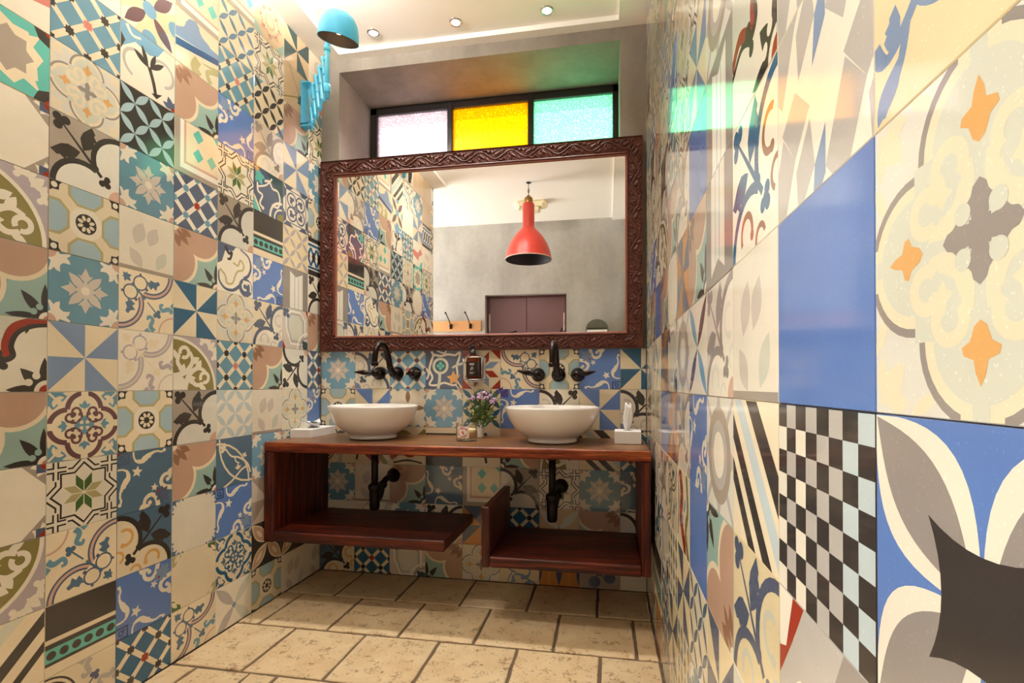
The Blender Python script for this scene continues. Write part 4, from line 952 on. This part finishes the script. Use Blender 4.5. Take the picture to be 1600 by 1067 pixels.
# ------------------------------------------------------------------ tissue boxes
M_CARD = plain('white_card', (232, 228, 222), .6, noise=.02)
M_TISS = plain('soft_tissue', (240, 238, 236), .8, noise=.02)
M_SLOT = plain('dark_slot', (120, 112, 104), .8)
def tissue_box(loc, sz, rz, label, upright):
    t = empty('tissue_box', loc, label, 'tissue box'); t.rotation_euler.z = rz
    w, d, h = sz
    mb = MB(); mb.box((-w / 2, -d / 2, 0), (w / 2, d / 2, h), bev=.0015); mb.build('carton', M_CARD, t)
    mb = MB(); mb.lathe([(.0001, .0005), (.026, .0005), (.026, 0)], 24, (0, 0, h), sx=.8 if upright else .9, sy=.8 if upright else 1.9, cap=False); mb.build('opening', M_SLOT, t)
    mb = MB(); rnd = random.Random(3 if upright else 5)
    nu, nv = 22, 10; V = []
    for j in range(nv + 1):
        q = j / nv
        for i in range(nu):
            a = 2 * PI * i / nu
            if upright:
                rr = .004 + .022 * math.sin(min(1, q * 1.25) * PI * .62) ; fold = 1 + .28 * math.sin(a * 3 + q * 2.2) + .16 * math.sin(a * 7 - q * 3)
                rr *= 1 - .5 * q * q
                V.append((rr * fold * math.cos(a) * .95 - .004 + .006 * q, rr * fold * math.sin(a) * .32, h - .004 + .118 * q + .012 * q * math.sin(a * 2 + .6)))
            else:
                rr = .010 + .042 * math.sin(min(1, q * 1.3) * PI * .6); fold = 1 + .3 * math.sin(a * 3 + 1 + q * 1.5) + .12 * math.sin(a * 8 + q * 4)
                V.append((rr * fold * math.cos(a) * .62, rr * fold * math.sin(a) * 1.15 - .02 * q, h - .003 + .036 * math.sin(q * PI * .55) * (1 + .22 * math.sin(a * 2)) + .004 * math.sin(a * 5)))
    F = [(j * nu + i, j * nu + (i + 1) % nu, (j + 1) * nu + (i + 1) % nu, (j + 1) * nu + i) for j in range(nv) for i in range(nu)]
    F.append(tuple(nv * nu + i for i in range(nu)))
    mb.add(V, F, 0, True); mb.build('tissue', M_TISS, t)
tissue_box((-.742, -.155, .7415), (.108, .245, .042), math.radians(4), 'flat white tissue box on the worktop against the left tiled wall', False)
tissue_box((.828, -.185, .7415), (.116, .116, .056), math.radians(-2), 'small square white tissue box with tissue standing up, right end of worktop', True)

# ------------------------------------------------------------------ candle in a labelled glass
def glass_mat(name, col, rough=.03, alpha=.35):
    t = NT(name); t.b.inputs['Base Color'].default_value = (*col, 1); t.b.inputs['Roughness'].default_value = rough
    t.b.inputs['Transmission Weight'].default_value = 1.0; t.b.inputs['IOR'].default_value = 1.45
    return t.m
def thin_glass(name, col, fac):
    t = NT(name); a = t.n('ShaderNodeBsdfTransparent'); a.inputs[0].default_value = (*col, 1)
    t.b.inputs['Base Color'].default_value = (1, 1, 1, 1); t.b.inputs['Roughness'].default_value = .04; t.b.inputs['Metallic'].default_value = 0
    g = t.n('ShaderNodeBsdfGlossy'); g.inputs['Roughness'].default_value = .04
    lw = t.n('ShaderNodeLayerWeight'); lw.inputs['Blend'].default_value = fac
    mx_ = t.n('ShaderNodeMixShader'); t.l(lw.outputs['Facing'], mx_.inputs[0]); t.l(a.outputs[0], mx_.inputs[1]); t.l(g.outputs[0], mx_.inputs[2]); t.l(mx_.outputs[0], t.out.inputs[0])
    return t.m
M_GLASS = thin_glass('clear_glass', (.95, .95, .93), .22)
M_WAX = plain('cream_wax', (236, 214, 160), .55, Subsurface_Weight=.2)
M_LABEL = plain('label_paper', (240, 232, 222), .7); M_LRED = plain('label_red', (190, 44, 48), .7); M_LYEL = plain('label_gold', (214, 170, 70), .6); M_LPINK = plain('label_pink', (226, 120, 140), .7)
can = empty('candle', (.088, -.225, .7415), 'cream candle in a clear glass with red floral label', 'candle')
mb = MB(); mb.lathe([(.0001, 0), (.047, 0), (.050, .004), (.050, .080), (.0485, .082), (.047, .079), (.047, .012), (.0001, .010)], 40, cap=False); mb.build('glass_jar', M_GLASS, can)
mb = MB(); mb.lathe([(.0001, .0125), (.0462, .0125), (.0462, .052), (.0440, .054), (.0001, .0535)], 36, cap=False); mb.tube([(0, 0, .053), (.001, 0, .062)], .0012, 6); mb.build('wax', M_WAX, can)
lab = MB()
def wrapped(poly2, r, z0, mi, ang0):
    lab.add([(r * math.sin(ang0 + u / r), -r * math.cos(ang0 + u / r), z0 + v) for u, v in poly2], [tuple(range(len(poly2)))], mi)
la = -.10
for k in range(8): wrapped([(-.030 + k * .0075, -.026), (-.0225 + k * .0075, -.026), (-.0225 + k * .0075, .026), (-.030 + k * .0075, .026)], .0503, .042, 0, la)
rr = random.Random(11)
for k in range(26):
    a = 2 * PI * k / 26 + rr.uniform(-.1, .1); cx, cz = .024 * math.cos(a) * rr.uniform(.88, 1.1), .020 * math.sin(a) * rr.uniform(.9, 1.1); r = rr.uniform(.0018, .0042)
    wrapped(disc((cx, cz), r, 8)[0], .0505, .042, rr.choice((1, 1, 1, 3, 2)), la)
wrapped(disc((.0, .004), .006, 12)[0], .0505, .038, 3, la); wrapped(disc((.004, .000), .004, 10)[0], .0506, .036, 1, la)
wrapped([(-.003, .013), (0, .010), (.003, .013), (.0015, .0155), (0, .014), (-.0015, .0155)], .0505, .042, 1, la)
wrapped([(-.010, -.006), (.010, -.006), (.010, -.0045), (-.010, -.0045)], .0505, .042, 2, la)
lab.build('label', [M_LABEL, M_LRED, M_LYEL, M_LPINK], can)

# ------------------------------------------------------------------ vase and flowers
M_VASE = plain('white_glaze', (238, 234, 226), .15)
vase = empty('bud_vase', (.118, -.088, .7415), 'small white cylindrical bud vase behind the candle', 'vase')
mb = MB(); mb.lathe([(.0001, 0), (.0165, 0), (.018, .003), (.018, .070), (.0165, .074), (.018, .078), (.0165, .0785), (.0155, .074), (.016, .01), (.0001, .008)], 28, cap=False); mb.build('vase_body', M_VASE, vase)
M_STEM = plain('green_stem', (78, 96, 42), .55, noise=.3, nscale=60); M_LEAF = plain('green_leaf', (70, 92, 40), .5, noise=.35, nscale=80); M_LEAF2 = plain('pale_leaf', (130, 140, 66), .5, noise=.3, nscale=80)
M_LILAC = plain('lilac_bloom', (186, 152, 186), .6, noise=.2, nscale=120); M_VIOLET = plain('violet_bloom', (66, 46, 110), .6, noise=.3, nscale=120)
fl = empty('flower_bunch', (.118, -.088, .785), 'bunch of lilac flowers and dark green leaves in the small white vase', 'flowers')
rr = random.Random(21)
def leafm(mbx, base, d, ln, wd, nrm):
    d = Vector(d).normalized(); s = d.cross(Vector(nrm)).normalized(); n = s.cross(d)
    V = []
    for t, w in ((0, .05), (.25, .8), (.5, 1), (.75, .7), (1, .0)):
        c = Vector(base) + d * ln * t - n * (ln * .18 * t * t)
        V += [c - s * wd * w / 2, c + n * wd * .12 * w, c + s * wd * w / 2]
    F = []
    for k in range(4):
        for q in range(2): F.append((3 * k + q, 3 * k + q + 1, 3 * k + q + 4, 3 * k + q + 3))
    mbx.add(V, F, 0, True)
heads = [(.0, -.03, .165), (-.03, -.02, .148), (.03, -.035, .172), (.055, -.03, .158), (.072, -.02, .14), (.04, -.045, .148), (-.052, 0, .135), (.062, -.03, .128), (.01, -.05, .15)]
for k, (hx, hy, hz) in enumerate(heads):
    mb = MB(); p = crom([(rr.uniform(-.006, .006), rr.uniform(-.006, .006), -.03), (hx * .35, hy * .3, hz * .35), (hx, hy, hz)], 6); mb.tube(p, .0013, 6); st = mb.build('flower_stem', M_STEM, fl)
    mb = MB()
    for q in range(22):
        a = rr.uniform(0, 2 * PI); b = rr.uniform(-.2, 1.4); d = Vector((math.cos(a) * math.cos(b), math.sin(a) * math.cos(b), math.sin(b)))
        mb.ball(Vector((hx, hy, hz)) + d * rr.uniform(.007, .013), rr.uniform(.0035, .0055), 7, 5)
    mb.build('bloom', M_LILAC, st)
for (hx, hy, hz) in ((.104, -.01, .188), (.124, -.008, .176)):
    mb = MB(); p = crom([(.004, 0, -.03), (hx * .4, hy * .3, hz * .5), (hx, hy, hz)], 6); mb.tube(p, .0014, 6); st = mb.build('flower_stem', M_STEM, fl)
    mb = MB()
    for q in range(6): leafm(mb, (hx, hy, hz), (math.cos(q), -.3, math.sin(q)), .024, .010, (0, -1, .2))
    mb.build('bloom', M_VIOLET, st)
for k in range(64):
    a = rr.uniform(0, 2 * PI); sp = rr.uniform(.02, .095); top = (sp * math.cos(a) + .018, sp * math.sin(a) * .45 - .012, rr.uniform(.03, .19))
    p = crom([(0, 0, -.02), (top[0] * .3, top[1] * .3, top[2] * .5), top], 4)
    mb = MB(); mb.tube(p, .0010, 5)
    for q in range(5): b = p[3 + q % max(1, len(p) - 4)]; leafm(mb, b, (rr.uniform(-1, 1), rr.uniform(-.6, .3), rr.uniform(-.3, .9)), rr.uniform(.018, .034), rr.uniform(.006, .012), (rr.uniform(-.4, .4), -1, rr.uniform(-.2, .6)))
    mb.build('leaf_sprig', M_LEAF if k % 5 else M_LEAF2, fl)

# ------------------------------------------------------------------ soap bottle and its wall holder
M_AMBER = NT('amber_glass'); M_AMBER.b.inputs['Base Color'].default_value = (*lin((120, 48, 12)), 1); M_AMBER.b.inputs['Roughness'].default_value = .06; M_AMBER.b.inputs['Transmission Weight'].default_value = .55; M_AMBER.b.inputs['IOR'].default_value = 1.3; M_AMBER = M_AMBER.m
M_BLKP = plain('black_plastic', (22, 20, 20), .35); M_INK = plain('white_print', (220, 214, 204), .6); M_DLAB = plain('dark_label', (30, 16, 12), .3)
hold = empty('bottle_holder', (.072, 0, 1.028), 'clear and chrome wall bracket holding the soap bottle', 'holder')
mb = MB(); mb.box((-.048, -.006, -.012), (.052, 0, .118), bev=.002); mb.build('back_plate', M_CHROME, hold)
mb = MB()
for z in (.0, .112):
    mb.tube([(-.046, -.004, z), (-.046, -.078, z), (.05, -.078, z), (.05, -.004, z)], .0022, 8)
mb.tube([(.05, -.076, 0), (.05, -.076, .112)], .0022, 8); mb.tube([(-.046, -.076, 0), (-.046, -.076, .112)], .0022, 8)
mb.build('bracket_rails', M_CHROME, hold)
mb = MB(); mb.box((-.046, -.078, -.003), (.05, -.004, .0)); mb.lathe([(.03, 0), (.028, -.022), (.02, -.03), (.0001, -.032)], 20, (0, -.04, -.003), sy=.8); mb.build('clear_tray', M_GLASS, hold)
soap = empty('soap_bottle', (.066, -.041, 1.029), 'amber glass soap pump bottle with dark label on the wall', 'bottle')
mb = MB(); mb.lathe([(.0001, 0), (.030, 0), (.034, .004), (.034, .088), (.031, .104), (.022, .118), (.015, .124), (.014, .134), (.0001, .134)], 36, cap=False); mb.build('glass_body', M_AMBER, soap)
mb = MB(); mb.lathe([(.0165, .126), (.0165, .143), (.010, .146), (.010, .152), (.0045, .153), (.0045, .163), (.009, .164), (.009, .172), (.0001, .173)], 22, cap=False); mb.tube([(0, 0, .168), (-.004, -.03, .166), (-.005, -.036, .160)], .0035, 8); mb.build('pump', M_BLKP, soap)
lab = MB(); N = 14
for k in range(N): wrapped([(-.046 + k * .0066, .016), (-.0394 + k * .0066, .016), (-.0394 + k * .0066, .088), (-.046 + k * .0066, .088)], .0344, 0, 0, .08)
def ink(u0, u1, v, h):
    n = 4
    for k in range(n): a = u0 + (u1 - u0) * k / n; b = u0 + (u1 - u0) * (k + 1) / n; wrapped([(a, v), (b, v), (b, v + h), (a, v + h)], .0347, 0, 1, .08)
ink(-.013, .013, .076, .0035); ink(-.010, .010, .071, .002); ink(-.012, .013, .034, .0016); ink(-.008, .008, .029, .0014)
for q in stroke([(-.006, .045), (-.002, .058), (.004, .062), (.007, .054), (.001, .050), (-.004, .056)], .0022, .0022): wrapped(q, .0347, 0, 1, .08)
lab.build('label', [M_DLAB, M_INK], soap)

# ------------------------------------------------------------------ turquoise wall lamp on a scissor arm
M_TEAL = plain('turquoise_enamel', (88, 202, 246), .4, noise=.1, nscale=30); M_DKIN = plain('dark_shade_lining', (40, 34, 36), .6)
lamp = empty('wall_lamp', (XL, -.16, 2.32), 'turquoise wall lamp with dome shade on a concertina scissor arm', 'lamp')
mb = MB(); mb.box((XL, -.186, 2.318), (XL + .006, -.134, 2.56), bev=.001)
mb.box((XL, -.186, 2.318), (XL + .045, -.182, 2.335)); mb.box((XL, -.186, 2.543), (XL + .045, -.134, 2.549)); mb.box((XL, -.186, 2.329), (XL + .045, -.134, 2.335)); mb.tube([(XL + .036, -.16, 2.33), (XL + .036, -.16, 2.55)], .006, 10)
mb.build('wall_bracket', M_TEAL, lamp, local=False)
A0 = Vector((XL + .036, -.16, 0)); A1 = Vector((-.5, -.44, 0)); dv = A1 - A0; n = 5; sd = Vector((-dv.y, dv.x, 0)).normalized() * .006
zl, zh = 2.315, 2.505
for k in range(n):
    p, q = A0 + dv * (k / n), A0 + dv * ((k + 1) / n)
    for s, (za, zb) in ((1, (zl, zh)), (-1, (zh, zl))):
        mb = MB(); a = Vector((p.x, p.y, za)) + sd * s; b = Vector((q.x, q.y, zb)) + sd * s; d = (b - a).normalized()
        mb.tube([a - d * .012, a, b, b + d * .012], .0062, 8, flat=.5); mb.lathe([(.0001, -.004), (.007, -.004), (.007, .004), (.0001, .004)], 10, (a + b) / 2 + sd * s * .4, sd); mb.lathe([(.0001, -.005), (.007, -.005), (.007, .005), (.0001, .005)], 10, b, sd)
        mb.build('arm_bar', M_TEAL, lamp, local=False)
mb = MB(); mb.tube([(A1.x, A1.y, 2.283), (A1.x, A1.y, 2.555)], .0105, 14); mb.tube(crom([(A1.x, A1.y, 2.54), (A1.x + .02, A1.y - .015, 2.572), (A1.x + .062, A1.y - .042, 2.580)], 5), .009, 10); mb.lathe([(.012, -.008), (.015, -.006), (.015, .03), (.012, .032)], 14, (A1.x, A1.y, zl)); mb.lathe([(.012, -.008), (.015, -.006), (.015, .01), (.012, .012)], 14, (A1.x, A1.y, zh)); mb.build('pole', M_TEAL, lamp, local=False)
SHC = Vector((-.411, -.500, 2.492)); axs = Vector((.209, -.233, 1)).normalized()
prof = [(r * .745, h * .726) for r, h in ((.112, 0), (.113, .012), (.111, .05), (.102, .092), (.082, .126), (.050, .147), (.020, .155), (.0001, .156))]
mb = MB(); mb.lathe(prof, 44, SHC, axs, cap=False); mb.lathe([(.0835, 0), (.0855, .001), (.084, .005)], 44, SHC, axs, cap=False); sh = mb.build('shade', M_TEAL, lamp, local=False)
mb = MB(); mb.lathe([(max(.0001, r - .004), max(0.0005, h - .003)) for r, h in prof], 44, SHC, axs, cap=False); o = mb.build('shade_lining', M_DKIN, sh, local=True); o.location = -lamp.location
mb = MB(); mb.lathe([(.012, .112), (.016, .108), (.016, .066), (.012, .06)], 18, SHC, axs); o = mb.build('bulb_socket', M_BLKP, sh, local=True); o.location = -lamp.location
M_BULBW = emit('warm_bulb_glow', (1, .62, .3), 5)
mb = MB(); mb.ball(SHC + axs * .042, .019, 16, 10); o = mb.build('bulb', M_BULBW, sh, local=True); o.location = -lamp.location
l = bpy.data.lights.new('lamp_bulb_light', 'POINT'); l.energy = .15; l.color = (1, .66, .36); l.shadow_soft_size = .03
lo = bpy.data.objects.new('lamp_bulb_light', l); COL.objects.link(lo); lo.parent = lamp; lo.location = SHC + axs * .006 - lamp.location

# ------------------------------------------------------------------ what the mirror shows behind the camera
M_RED = plain('red_enamel', (200, 60, 46), .42, noise=.06); M_BRASS = plain('aged_brass', (150, 116, 62), .4, .9)
pen = empty('pendant_lamp', (.055, -1.84, ZT), 'red industrial pendant lamp with brass cap seen in the mirror', 'lamp')
z0 = ZT; Z = lambda z: z - z0
mb = MB(); mb.lathe([(.022, -.004), (.022, 0)], 18); mb.tube([(0, 0, 0), (0, 0, Z(2.675))], .003, 8)
for k in range(3): 
    c = Z(2.745 - k * .03); mb.tube([(.007 * math.cos(a) * (1 if k % 2 else 0), .007 * math.cos(a) * (0 if k % 2 else 1), c + .017 * math.sin(a)) for a in [2 * PI * q / 12 for q in range(13)]], .0022, 6)
mb.build('hanging_chain', M_BLKP, pen)
mb = MB(); mb.tube([(.016 * math.cos(a), 0, Z(2.655) + .02 * math.sin(a)) for a in [PI * q / 10 for q in range(11)]], .004, 8); mb.lathe([(.036, Z(2.605)), (.038, Z(2.612)), (.038, Z(2.648)), (.030, Z(2.656)), (.0001, Z(2.658))], 28, cap=False); mb.build('brass_cap', M_BRASS, pen)
sp = [(.205, 2.105), (.207, 2.112), (.204, 2.118), (.200, 2.135), (.190, 2.18), (.168, 2.24), (.132, 2.30), (.090, 2.35), (.060, 2.382), (.0525, 2.40), (.0525, 2.585), (.049, 2.602), (.036, 2.606)]
mb = MB(); mb.lathe([(r, Z(z)) for r, z in sp], 52, cap=False); mb.build('shade', M_RED, pen)
mb = MB(); mb.lathe([(r - .004, Z(z) - .001) for r, z in sp[:11]], 52, cap=False); mb.build('shade_lining', M_DKIN, pen)
mb = MB(); mb.lathe([(.202, Z(2.107)), (.2075, Z(2.104)), (.2085, Z(2.110)), (.2055, Z(2.114))], 52, cap=False); mb.build('rim', plain('pale_rim', (226, 190, 176), .4), pen)

em = empty('emergency_light', (.02, -2.30, ZT), 'cream twin-head emergency light on the ceiling seen in the mirror', 'light')
M_CREAMP = plain('cream_plastic', (226, 214, 178), .4)
mb = MB(); mb.box((-.16, -.05, -.06), (.13, .05, 0), bev=.012); mb.box((-.05, -.045, -.10), (.07, .045, -.055), bev=.01); mb.build('housing', M_CREAMP, em)
for x, d in ((-.13, (-.5, .75, -.3)), (.11, (.5, .75, -.3))):
    mb = MB(); mb.lathe([(.018, -.02), (.026, 0), (.034, .02), (.035, .03), (.030, .031), (.0001, .026)], 24, (x, .02, -.04), d); mb.build('spot_head', M_CREAMP, em)

M_PINE = plain('pale_pine', (196, 140, 88), .5, noise=.15, nscale=12); M_STEELD = plain('dark_steel_hook', (60, 44, 38), .35, .7)
rk = empty('coat_hook_board', (-.90, YF, 1.60), 'pale wooden board with dark coat hooks seen in the mirror', 'coat rack')
mb = MB(); mb.box((-.40, 0, .002), (.26, .022, .118), bev=.003); mb.build('board', M_PINE, rk)
for x in (-.085, .14):
    mb = MB(); mb.box((x - .016, .022, .03), (x + .016, .027, .085), bev=.003)
    mb.tube(crom([(x, .026, .062), (x, .05, .075), (x - .012, .06, .12), (x - .036, .07, .18), (x - .046, .075, .200)], 5), .0065, 8); mb.ball((x - .048, .075, .203), .012, 10, 6)
    mb.tube(crom([(x, .026, .045), (x, .055, .028), (x + .002, .07, .045), (x + .002, .072, .058)], 5), .006, 8); mb.ball((x + .002, .072, .062), .0095, 10, 6)
    mb.build('hook', M_STEELD, rk)

M_DOOR = plain('plum_painted_door', (112, 80, 84), .32, noise=.1, nscale=4); M_DOORF = plain('plum_door_frame', (84, 42, 40), .45, noise=.2)
dr = empty('door_1', ((DX0 + DX1) / 2, -2.95, 0), 'plum brown double door in a concrete recess seen in the mirror', 'door', kind='structure')
mb = MB(); mb.box((DX0, -3.0, DZ - .02), (DX1, -2.955, DZ), bev=.003); mb.box((DX0, -3.0, 0), (DX0 + .028, -2.955, DZ), bev=.003); mb.box((DX1 - .028, -3.0, 0), (DX1, -2.955, DZ), bev=.003); mb.build('door_frame', M_DOORF, dr, local=False)
mid = -.145
for a, b, sgn in ((DX0 + .03, mid - .003, -1), (mid + .003, DX1 - .03, 1)):
    mb = MB(); mb.box((a, -2.995, .01), (b, -2.962, DZ - .022), bev=.003); lf = mb.build('door_leaf', M_DOOR, dr, local=False)
    mb = MB(); hx = a if sgn < 0 else b
    for z in (1.60, .9, .25): mb.box((hx - .008, -2.962, z), (hx + .008, -2.956, z + .2), bev=.002)
    o = mb.build('hinge', M_CHROME, lf, local=True); o.location = -dr.location
mb = MB(); mb.tube([(-.46, -2.93, 1.575), (-.30, -2.92, 1.585), (-.25, -2.92, 1.60)], .009, 8); mb.box((-.12, -2.962, 1.54), (.24, -2.95, 1.585), bev=.004); mb.tube([(.22, -2.94, 1.575), (.26, -2.92, 1.63)], .008, 8); mb.build('door_closer', M_STEELD, dr, local=False)

M_STAIN = plain('brushed_stainless', (120, 116, 108), .35, .9, noise=.2, nscale=60)
pt = empty('paper_dispenser', (.634, YF, 1.30), 'arched steel paper dispenser with white paper strip seen in the mirror', 'dispenser')
mb = MB(); N = 18; V = []; w = .117
arcp = [(w * math.cos(PI * k / N), .29 + .105 * math.sin(PI * k / N)) for k in range(N + 1)]; outl = [(w, .0)] + arcp + [(-w, .0)]
for y in (.0, .10): V += [(x, y, z) for x, z in outl]
L_ = len(outl); F = [tuple(range(L_, 2 * L_))[::-1]] + [(k, (k + 1) % L_, L_ + (k + 1) % L_, L_ + k) for k in range(L_)]
mb.add(V, F); mb.build('cover', M_STAIN, pt)
mb = MB(); mb.box((-.105, .1, .262), (.105, .112, .282), bev=.002); mb.build('paper_strip', M_TISS, pt)
mb = MB(); mb.box((-.10, .1, .293), (.10, .106, .302), bev=.001); mb.build('slot_lip', M_STEELD, pt)

# black bracket shows in the mirror; unseen bowl and uplight added to brighten the ceiling
br = empty('wall_lamp', (XL, -1.235, 2.60), 'thin black wall bracket, its lower end seen in the mirror, with an added unseen uplighter', 'lamp')
mb = MB(); mb.box((0, -.012, 0), (.012, .012, .165), bev=.002); mb.build('wall_bracket', M_BLKP, br)
mb = MB(); mb.tube(crom([(.006, .006, .008), (.03, .03, .02), (.05, .07, .06), (.05, .09, .11)], 5), .004, 8); mb.tube([(.006, 0, .15), (.05, .09, .112)], .004, 8); mb.build('brace', M_BLKP, br)
UP = Vector((.304, .415, .055))
mb = MB(); mb.tube(crom([(.006, 0, .14), (.06, .09, .125), (.2, .28, .11), (UP.x, UP.y, .045)], 6), .007, 10); mb.build('arm', M_BLKP, br)
mb = MB(); mb.lathe([(.0001, -.03), (.03, -.028), (.06, -.012), (.084, .02), (.095, .055), (.093, .056), (.08, .022), (.056, -.006), (.0001, -.022)], 36, UP, cap=False); mb.build('bowl_shade', M_BLKP, br)
mb = MB(); mb.ball(UP + Vector((0, 0, .02)), .026, 14, 8); mb.build('bulb', M_BULBW, br)
l = bpy.data.lights.new('added_uplight', 'POINT'); l.energy = 42; l.color = (1, .96, .91); l.shadow_soft_size = .03
lo = bpy.data.objects.new('added_uplight', l); COL.objects.link(lo); lo.parent = br; lo.location = UP + Vector((0, 0, .053))
